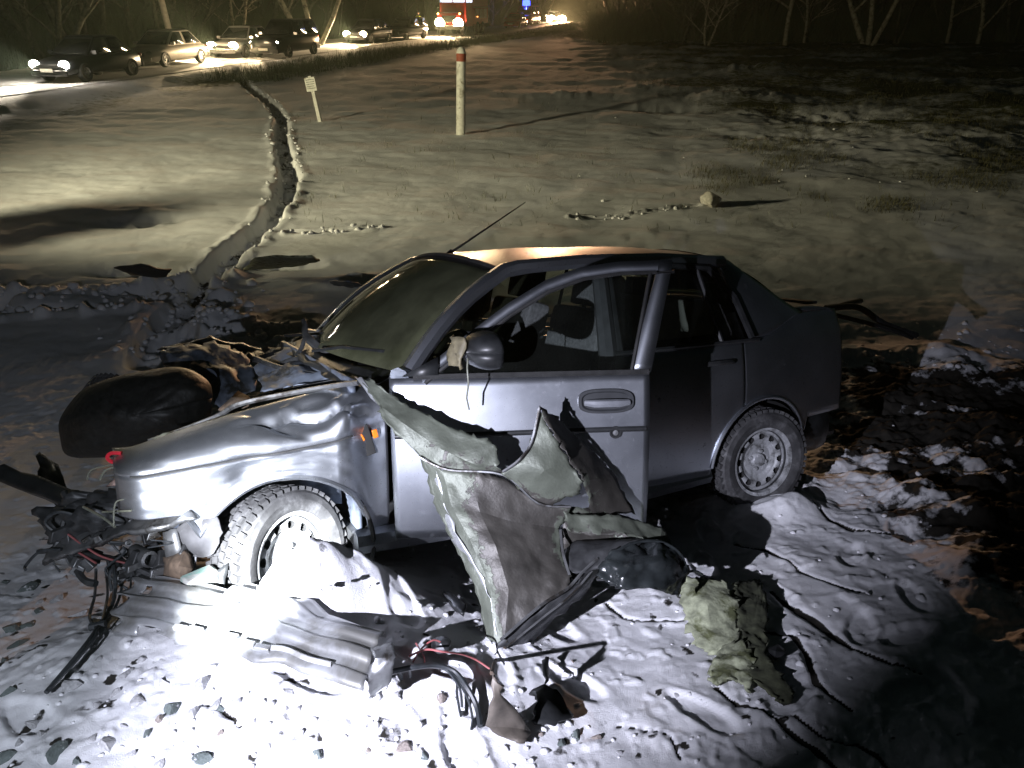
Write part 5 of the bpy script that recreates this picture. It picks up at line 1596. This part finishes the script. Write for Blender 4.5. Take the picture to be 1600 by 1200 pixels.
    MB().box((-.49 * L, 0, .38), (.10, Wd * .86, .22)).build('rear_bumper', paint, r, bevel=.04)
    MB().box((.515 * L, 0, .42), (.012, .50, .11)).build('number_plate', wp, r)
    if beam:
        f = np.array([math.cos(yaw), math.sin(yaw), 0]); hp = p + f * (L * .52 + .15) + np.array([0, 0, .62])
        spot('headlight_beam', hp, hp + f * 10 + np.array([0, 0, -.75 if beam < 30000 else -.1]), beam, beam_col, beam_size, .6, .08)
        l = bpy.data.lights.new('headlight_fill', 'POINT'); l.energy = min(beam, 9000) * .012; l.color = beam_col; l.shadow_soft_size = .15  # added point fill, brightens road and trees around lit cars
        link(bpy.data.objects.new('headlight_fill', l)).location = hp + np.array([0, 0, .35])
    return r


black_p = car_paint('black_car_paint', (.012, .013, .015)); white_p = car_paint('white_car_paint', (.62, .58, .52)); silver_p = car_paint('silver_car_paint', (.40, .40, .40), .6)
red_p = car_paint('red_truck_paint', (.38, .025, .02), .1); navy_p = car_paint('dark_car_paint', (.03, .03, .035)); red_c = car_paint('red_car_paint', (.34, .03, .03), .1)
bg_car('parked_car', 'black hatchback with white headlights, leftmost car on the road', 145, 122, black_p, 4.2, 1.72, 1.46, 'saloon', True, False, head_mat=HEADW, beam=5000, beam_col=(1, .88, .68), hs=1.7)
bg_car('parked_car', 'tan-lit white saloon facing left with unlit lamps, second from left', 264, 101, white_p, 4.4, 1.72, 1.44, 'saloon', False, beam=0)
bg_car('parked_car', 'pale saloon with blazing headlights half hidden behind the black estate', 384, 87, silver_p, 4.4, 1.72, 1.42, 'saloon', True, beam=8000, hs=2.2)
bg_car('parked_car', 'tall black estate car with white headlight and red tail lights', 449, 87, black_p, 4.7, 1.82, 1.72, 'suv', True, True, head_mat=HEADW, beam=2500, hs=1.2)
bg_car('parked_car', 'dark saloon with warm headlights left of the reflective vest person', 578, 66, navy_p, 4.5, 1.74, 1.44, 'saloon', True, beam=9000, hs=2.2)
bg_car('parked_car', 'unlit dark car parked just left of the fire truck', 634, 61, navy_p, 4.4, 1.74, 1.46, 'suv', False, False)
bg_car('parked_car', 'small red car beyond the rear of the fire truck', 806, 44, red_c, 4.1, 1.66, 1.42, 'saloon', False, True)
bc = bg_car('oncoming_car', 'car with glaring headlights at the far right end of the vehicle row', 864, 38, silver_p, 4.4, 1.74, 1.45, 'saloon', True, yaw_add=.42, beam=60000, beam_col=(1, .52, .27), hs=5.0, beam_size=50)


def fire_truck(u, v):
    p = level(u, v, .285); d = road_dir(p); yaw = math.atan2(d[1], d[0]) + .10
    r = empty('fire_truck', p, yaw); tag(r, 'red fire truck with lit headlights and lit cab standing on the road', 'fire truck')
    mb = MB(); mb.box((2.55, 0, 1.15), (1.0, 2.1, .95), None, .94); mb.box((2.55, 0, 1.66), (.9, 1.9, .12), None, .9); mb.build('bonnet', red_p, r, bevel=.07)
    mb = MB(); mb.box((1.2, 0, 1.55), (1.7, 2.3, 1.75)); mb.box((1.15, 0, 2.85), (1.6, 2.2, .85), None, .93); mb.box((1.15, 0, 3.32), (1.55, 2.1, .12), None, .95); cab = mb.build('cab', red_p, r, bevel=.05)
    lit = emit('lit_cab_glass', (.75, .82, 1.0), 2.2)
    MB().box((1.985, .52, 2.75), (.02, .92, .62)).box((1.985, -.52, 2.75), (.02, .92, .62)).build('windshield', lit, r)
    for s in (1, -1):
        MB().box((1.6, s * 1.115, 2.72), (.62, .03, .58)).build('side_window', lit, r); MB().box((.8, s * 1.115, 2.72), (.62, .03, .58)).build('side_window', lit, r)
        for x in (2.3, -.9, -2.2):
            w_ = bpy.data.objects.new('wheel', None); link(w_, r); w_.location = (x, s * .98, .50)
            MB().lathe([(.0, 0), (.30, 0), (.30, s * .12), (.36, s * .16), (.46, s * .15), (.50, s * .08), (.50, -s * .12), (.44, -s * .16), (0, -s * .16)], 28).build('tyre', MT['rubber'], w_)
            MB().lathe([(.0, s * .16), (.1, s * .16), (.12, s * .09), (.24, s * .1), (.28, s * .15), (.30, s * .13)], 24).build('rim', MT['steel'], w_)
        o = MB().lathe([(.0, .05), (.10, .045), (.16, .01), (.17, -.05), (.13, -.10), (0, -.11)], 18, 'x').build('headlight', HEAD, r); o.location = (3.08, s * .78, .95); o.scale = (1, 2.4, 2.2)  # enlarged lens, its shape carries the glare
        o = MB().lathe([(.0, .03), (.06, .02), (.07, -.03), (0, -.04)], 12, 'x').build('marker_light', emit('amber_marker', (1, .45, .10), 22), r); o.location = (3.03, s * .92, 1.62)
        o = MB().box((0, 0, 0), (.10, .05, .06)).build('marker_light', emit('amber_side', (1, .30, .08), 10), r, bevel=.01); o.location = (-.6 if s > 0 else -1.6, s * 1.2, 1.35)
        MB().box((-1.75, s * 1.13, 2.05), (4.0, .03, .09)).build('body_stripe', wp, r)
        for x in (-.7, -1.75, -2.8): MB().box((x, s * 1.125, 1.6), (.92, .03, .72)).build('locker_shutter', MT['alu'], r, bevel=.01)
    mb = MB(); mb.box((-1.75, 0, 1.75), (4.0, 2.2, 1.9)); mb.box((-1.75, 0, 2.9), (3.9, 2.0, .42), None, .96); mb.build('body', red_p, r, bevel=.05)
    MB().box((-.2, 0, .62), (5.6, 1.0, .26)).build('chassis', MT['dark_steel'], r)
    MB().box((3.12, 0, .62), (.20, 2.3, .28)).build('front_bumper', wp, r, bevel=.04)
    MB().box((3.07, 0, 1.25), (.04, 1.2, .48)).build('grille', MT['black'], r, bevel=.02)
    mb = MB()
    for y in (-.25, .25): mb.tube([(-3.5, y, 3.25), (.3, y, 3.25)], .035, 6)
    for x in np.linspace(-3.4, .2, 12): mb.tube([(x, -.25, 3.25), (x, .25, 3.25)], .02, 6)
    mb.build('roof_ladder', MT['steel'], r)
    bl = emit('blue_beacon_glow', (.03, .06, 1.0), 9)
    for y in (-.7, .7):
        o = MB().lathe([(.10, 0), (.11, .05), (.10, .17), (.05, .21), (0, .22)], 16, 'z').build('beacon', bl, r); o.location = (1.2, y, 3.38)
    f = np.array([math.cos(yaw), math.sin(yaw), 0]); hp = p + f * 3.4 + np.array([0, 0, .95])
    spot('headlight_beam', hp, hp + f * 12 + np.array([0, 0, -.9]), 12000, (1, .66, .34), 80, .6, .1)


fire_truck(722, 54)
# patrol van with the blue beacon behind the red car
pv = bg_car('patrol_van', 'van with a lit blue roof beacon behind the small red car', 824, 41, red_c, 4.9, 1.9, 2.05, 'van', False, False, cat='van')
o = MB().lathe([(.12, 0), (.13, .06), (.12, .20), (.07, .26), (0, .27)], 16, 'z').build('roof_beacon', emit('blue_beacon', (.03, .06, 1.0), 9), pv); o.location = (.5, 0, 2.05); o.scale = (3.2, 3.2, 2.4)
bpt = np.array(pv.location) + np.array([0, -.3, 2.6])
l = bpy.data.lights.new('beacon_light', 'POINT'); l.energy = 700; l.color = (.06, .10, 1.0); l.shadow_soft_size = .12
o = link(bpy.data.objects.new('beacon_light', l)); o.location = bpt


# ------------------------------------------------------------------ person in a reflective vest
def person(u, v):
    p = level(u, v, .30); r = empty('person', p, math.radians(-100))
    tag(r, 'person in dark clothes and a yellow reflective vest standing by the cars', 'person')
    vs_ = {'pelvis': (0, 0, .95), 'waist': (.01, 0, 1.10), 'chest': (.02, 0, 1.32), 'neckb': (0, 0, 1.47), 'neck': (.01, 0, 1.53), 'head': (.03, 0, 1.65), 'top': (.02, 0, 1.74),
           'shl': (0, .19, 1.42), 'ell': (.0, .26, 1.13), 'wrl': (.14, .22, .93), 'hdl': (.19, .20, .86), 'shr': (0, -.19, 1.42), 'elr': (-.02, -.27, 1.13), 'wrr': (.08, -.26, .90), 'hdr': (.11, -.25, .82),
           'hil': (0, .10, .90), 'knl': (.03, .12, .50), 'anl': (-.01, .13, .09), 'tol': (.14, .15, .04), 'hir': (0, -.10, .90), 'knr': (.02, -.12, .50), 'anr': (-.03, -.13, .09), 'tor': (.12, -.16, .04)}
    rad = {'pelvis': .15, 'waist': .14, 'chest': .16, 'neckb': .08, 'neck': .06, 'head': .095, 'top': .07, 'shl': .085, 'ell': .06, 'wrl': .042, 'hdl': .04, 'hil': .11, 'knl': .075, 'anl': .055, 'tol': .045}
    names = list(vs_); E = [('pelvis', 'waist'), ('waist', 'chest'), ('chest', 'neckb'), ('neckb', 'neck'), ('neck', 'head'), ('head', 'top'), ('chest', 'shl'), ('shl', 'ell'), ('ell', 'wrl'), ('wrl', 'hdl'), ('chest', 'shr'), ('shr', 'elr'), ('elr', 'wrr'), ('wrr', 'hdr'), ('pelvis', 'hil'), ('hil', 'knl'), ('knl', 'anl'), ('anl', 'tol'), ('pelvis', 'hir'), ('hir', 'knr'), ('knr', 'anr'), ('anr', 'tor')]
    me = bpy.data.meshes.new('body'); me.from_pydata([vs_[n] for n in names], [(names.index(a), names.index(b)) for a, b in E], [])
    m, nt, b = nodes('skin_and_dark_clothes')
    tc = N(nt, 'ShaderNodeTexCoord'); sx = N(nt, 'ShaderNodeSeparateXYZ'); nt.links.new(tc.outputs['Object'], sx.inputs[0])
    nn = noise_node(nt, 20, 4); k = ramp(nt, sx.outputs[2], [(0, (.02, .02, .024)), (1, (.02, .02, .024))])
    gt = N(nt, 'ShaderNodeMath', operation='GREATER_THAN'); nt.links.new(sx.outputs[2], gt.inputs[0]); gt.inputs[1].default_value = 1.55
    nt.links.new(mix(nt, gt.outputs[0], k.outputs[0], (.42, .26, .19)), b.inputs['Base Color']); b.inputs['Roughness'].default_value = .8
    me.materials.append(m)
    o = link(bpy.data.objects.new('body', me), r)
    sk = o.modifiers.new('skin', 'SKIN')
    for i, n in enumerate(names):
        q = rad.get(n, rad.get(n[:-1] + 'l', .06)); me.skin_vertices[0].data[i].radius = (q, q)
    me.skin_vertices[0].data[0].use_root = True
    o.modifiers.new('sub', 'SUBSURF').render_levels = 2
    vest = MB().lathe([(.19, .98), (.205, 1.1), (.215, 1.3), (.20, 1.42), (.12, 1.49)], 24, 'z').build('reflective_vest', simple('hi_vis_yellow', (.70, .78, .06), .6), r, thick=.008); vest.scale = (.85, 1.12, 1)
    band = MB().lathe([(.213, 1.14), (.215, 1.19)], 24, 'z').lathe([(.219, 1.28), (.22, 1.33)], 24, 'z').build('reflective_band', simple('reflective_grey', (.75, .75, .75), .3), r, thick=.005); band.scale = (.86, 1.13, 1)
    hat = MB().lathe([(.105, 1.70), (.108, 1.74), (.09, 1.79), (.0, 1.82)], 16, 'z').build('knitted_cap', simple('black_wool', (.015, .015, .018), .95), r); hat.location = (.025, 0, 0)


person(655, 56)


# ------------------------------------------------------------------ poles and trees
mb = MB()
pb = level(272, 80, .4)
up_l = empty('utility_pole', pb); up_l.rotation_euler = (0, math.radians(-4), .5)
tag(up_l, 'thick pale round utility pole behind the left parked cars', 'pole')
conc = simple('pale_concrete', (.45, .42, .37), .85, var=.2, scale=6)
MB().tube([(0, 0, -.5), (0, 0, 3), (0, 0, 9)], [.17, .155, .11], 16).build('shaft', conc, up_l)
MB().box((0, 0, 8.5), (1.6, .1, .12)).build('crossarm', MT['dark_steel'], up_l)

BARK_P = simple('pale_bark', (.30, .28, .22), .9, var=.4, scale=7, dirt=(.05, .045, .04), dirt_amt=.35)
BARK_D = simple('dark_bark', (.085, .088, .068), .95, var=.5, scale=7)


def tree_parts(seed, h, r0, lean, fork, bark, low):
    rn = random.Random(seed)
    trunk = MB(); twig = MB()
    def grow(mb_, p, d, L, r, lvl):
        n = 5; P = [np.array(p)]; D = np.array(d, float)
        for i in range(n):
            D = D + np.array([rn.uniform(-.14, .14), rn.uniform(-.14, .14), rn.uniform(-.05, .10)]); D /= np.linalg.norm(D)
            P.append(P[-1] + D * L / n)
        (trunk if lvl == 0 else twig).tube(P, list(np.linspace(r, r * .45, n + 1)), 6 if lvl == 0 else 4, False)
        if lvl >= 3: return
        k = {0: 9, 1: 5, 2: 4}[lvl]
        for j in range(k):
            t = rn.uniform(.25 if (lvl == 0 and not low) else .12, 1.0); q = P[0] + 0
            i = min(int(t * n), n - 1); q = P[i] + (P[i + 1] - P[i]) * (t * n - i)
            a = rn.uniform(0, 6.3); dd_ = D * .55 + np.array([math.cos(a), math.sin(a), rn.uniform(-.1, .6)]) * .8; dd_ /= np.linalg.norm(dd_)
            grow(mb_, q, dd_, L * rn.uniform(.32, .52), r * (.5 if lvl == 0 else .55) * (1.1 - .6 * t), lvl + 1)
    for f in range(fork):
        a = lean + (f - (fork - 1) / 2) * .55
        grow(trunk, (f * .12, 0, -.3), (math.sin(a), rn.uniform(-.15, .15), math.cos(a)), h * rn.uniform(.85, 1.05), r0 * rn.uniform(.75, 1), 0)
    m1 = trunk.mesh('trunk'); m2 = twig.mesh('branches')
    for m_ in (m1, m2):
        m_.materials.append(bark); m_.polygons.foreach_set('use_smooth', [True] * len(m_.polygons))
    return m1, m2


VAR = [tree_parts(i, 8.5, .16, .12 * (-1) ** i, 1 + i % 3, BARK_P if i < 4 else BARK_D, i % 2) for i in range(8)]


def tree(p, k, s, rz, label, group):
    r = empty('bare_tree', p, rz); r.scale = (s, s, s); tag(r, label, 'tree', group)
    for nm, me in zip(('trunk', 'branches'), VAR[k]): link(bpy.data.objects.new(nm, me), r)


for u, v, k, s, rz, lb in ((1228, 58, 0, 1.25, .2, 'pale kinked bare tree, leftmost pale trunk at the right wood edge'), (1258, 56, 1, .8, 1.0, 'slim pale forked tree just right of the kinked pale one'), (1362, 60, 2, 1.4, 2.2, 'thick pale V-forked tree in the middle of the right wood edge'),
                           (1482, 56, 0, .95, 3.0, 'thin upright pale tree right of the V-forked one'), (1530, 58, 3, 1.15, .4, 'pale tree leaning right near the picture corner'), (494, 66, 2, 1.3, 4.0, 'pale leaning tree trunk behind the tall black estate car'), (1105, 60, 1, .6, 2.0, 'small bare sapling at the left end of the right wood edge')):
    q = level(u, v, .5); q[2] = hz(q[0], q[1]); tree(q, k, s, rz, lb, None)
rn = random.Random(5)
for i in range(58):
    u = rn.uniform(930, 1680) if i % 2 else rn.uniform(960, 1600)
    q = level(u, rn.uniform(36, 56), .5); q[2] = hz(q[0], q[1])
    tree(q, 4 + i % 4, rn.uniform(.7, 1.5), rn.uniform(0, 6.3), 'dark bare tree in the unlit wood at the field edge', 'dark trees at the right wood edge')
for i in range(64):
    t = rn.uniform(0, 1); j = t * (len(ROADC) - 1); a = min(int(j), len(ROADC) - 2)
    c = ROADC[a] * (1 - j + a) + ROADC[a + 1] * (j - a); nn = ROADN[a]
    q = c + nn * (ROAD_W + rn.uniform(1.6, 12)); tree(np.array([q[0], q[1], hz(q[0], q[1])]), 4 + i % 4 if i % 13 else 1, rn.uniform(.7, 1.4), rn.uniform(0, 6.3), 'bare tree in the dark wood behind the road', 'trees behind the road')


# undergrowth, dry grass
def blades(name, label, pts, hmin, hmax, w, mat, per=5, spread=.3, lean=.5):
    V = []; n = 0
    P = np.repeat(np.asarray(pts), per, 0); k = len(P)
    a = rng.uniform(0, 2 * np.pi, k); rr = rng.uniform(0, spread, k)
    bx = P[:, 0] + rr * np.cos(a); by = P[:, 1] + rr * np.sin(a); bz = hgrid(bx, by) - .02
    hgt = rng.uniform(hmin, hmax, k); la = rng.uniform(0, 2 * np.pi, k); ll = rng.uniform(0, lean, k) * hgt
    wa = rng.uniform(0, np.pi, k); ww = w * rng.uniform(.5, 1.2, k)
    b0 = np.stack([bx - ww * np.cos(wa), by - ww * np.sin(wa), bz], -1); b1 = np.stack([bx + ww * np.cos(wa), by + ww * np.sin(wa), bz], -1)
    mx = np.stack([bx + ll * .4 * np.cos(la), by + ll * .4 * np.sin(la), bz + hgt * .6], -1); off = np.stack([ww * .6 * np.cos(wa), ww * .6 * np.sin(wa), 0 * ww], -1)
    tp_ = np.stack([bx + ll * np.cos(la), by + ll * np.sin(la), bz + hgt], -1)
    V = np.stack([b0, b1, mx - off, mx + off, tp_], 1).reshape(-1, 3)
    i = np.arange(k)[:, None] * 5
    F = np.concatenate([i + np.array([[0, 1, 3]]), i + np.array([[0, 3, 2]]), i + np.array([[2, 3, 4]])], 0)
    me = bpy.data.meshes.new(name)
    me.vertices.add(len(V)); me.vertices.foreach_set('co', V.ravel().astype(np.float32))
    me.loops.add(F.size); me.loops.foreach_set('vertex_index', F.ravel().astype(np.int32))
    me.polygons.add(len(F)); me.polygons.foreach_set('loop_start', np.arange(0, F.size, 3, dtype=np.int32)); me.update(calc_edges=True)
    me.materials.append(mat)
    tag(link(bpy.data.objects.new(name, me)), label, kind='stuff')


GR = simple('dry_grass', (.085, .080, .035), .9, var=.5, scale=.6)
TW = simple('dark_twigs', (.075, .095, .055), .95, var=.5, scale=.5)
pts = []
while len(pts) < 5200:
    u = rn.uniform(1000, 1650); v = rn.uniform(62, 330) if rn.random() < .8 else rn.uniform(62, 150)
    q = level(u, v, 0)
    dens = float(vnoise(q[0] * .5, q[1] * .5, 201)) + .5 * float(vnoise(q[0] * 2, q[1] * 2, 202))
    if dens + .25 * min(1, (u - 900) / 500) - (v - 60) / 900 > .06 + .2 * rn.random(): pts.append(q[:2])
for _ in range(350):
    q = level(rn.uniform(430, 1600), rn.uniform(110, 360), 0); pts.append(q[:2])
blades('field_grass', 'short dry grass poking through the snow', pts, .04, .16, .006, GR, 4, .25, .9)
pts = []
while len(pts) < 2600:
    t = rn.uniform(.30, .86); j = t * (len(ROADC) - 1); a = min(int(j), len(ROADC) - 2)
    c = ROADC[a] * (1 - j + a) + ROADC[a + 1] * (j - a)
    q = c - ROADN[a] * (ROAD_W + rn.uniform(1.2, 4.2)); pts.append(q)
blades('verge_brush', 'dark scrub along the near road verge', pts, .12, .5, .010, TW, 7, .4, .7)
pts = []
for _ in range(7000):
    t = rn.uniform(0, 1); j = t * (len(ROADC) - 1); a = min(int(j), len(ROADC) - 2)
    c = ROADC[a] * (1 - j + a) + ROADC[a + 1] * (j - a)
    pts.append(c + ROADN[a] * (ROAD_W + 1.5 + rn.uniform(0, 1) ** .7 * 16))
blades('wood_undergrowth', 'dense dark undergrowth of the wood behind the road', pts, .5, 3.4, .008, TW, 22, .9, 1.3)
pts = [level(rn.uniform(930, 1700), rn.uniform(30, 58), .4)[:2] for _ in range(6000)]
blades('wood_edge_undergrowth', 'dense dark undergrowth of the wood at the field edge', pts, .5, 3.2, .010, TW, 18, 1.2, 1.3)


# ------------------------------------------------------------------ haze volume added so the lamps glow
hm = bpy.data.materials.new('haze')
hm.use_nodes = True
_nt = hm.node_tree
_nt.nodes.remove(_nt.nodes['Principled BSDF'])
_pv = _nt.nodes.new('ShaderNodeVolumePrincipled')
_pv.inputs['Density'].default_value = .00065
_pv.inputs['Color'].default_value = (.74, .96, .78, 1)
_pv.inputs['Anisotropy'].default_value = .5
_nt.links.new(_pv.outputs[0], _nt.nodes['Material Output'].inputs['Volume'])
tag(MB().box((0, 99, 8.6), (980, 212, 21)).build('haze', hm, smooth=False), 'thin haze volume added to make the lamps glow', kind='stuff')
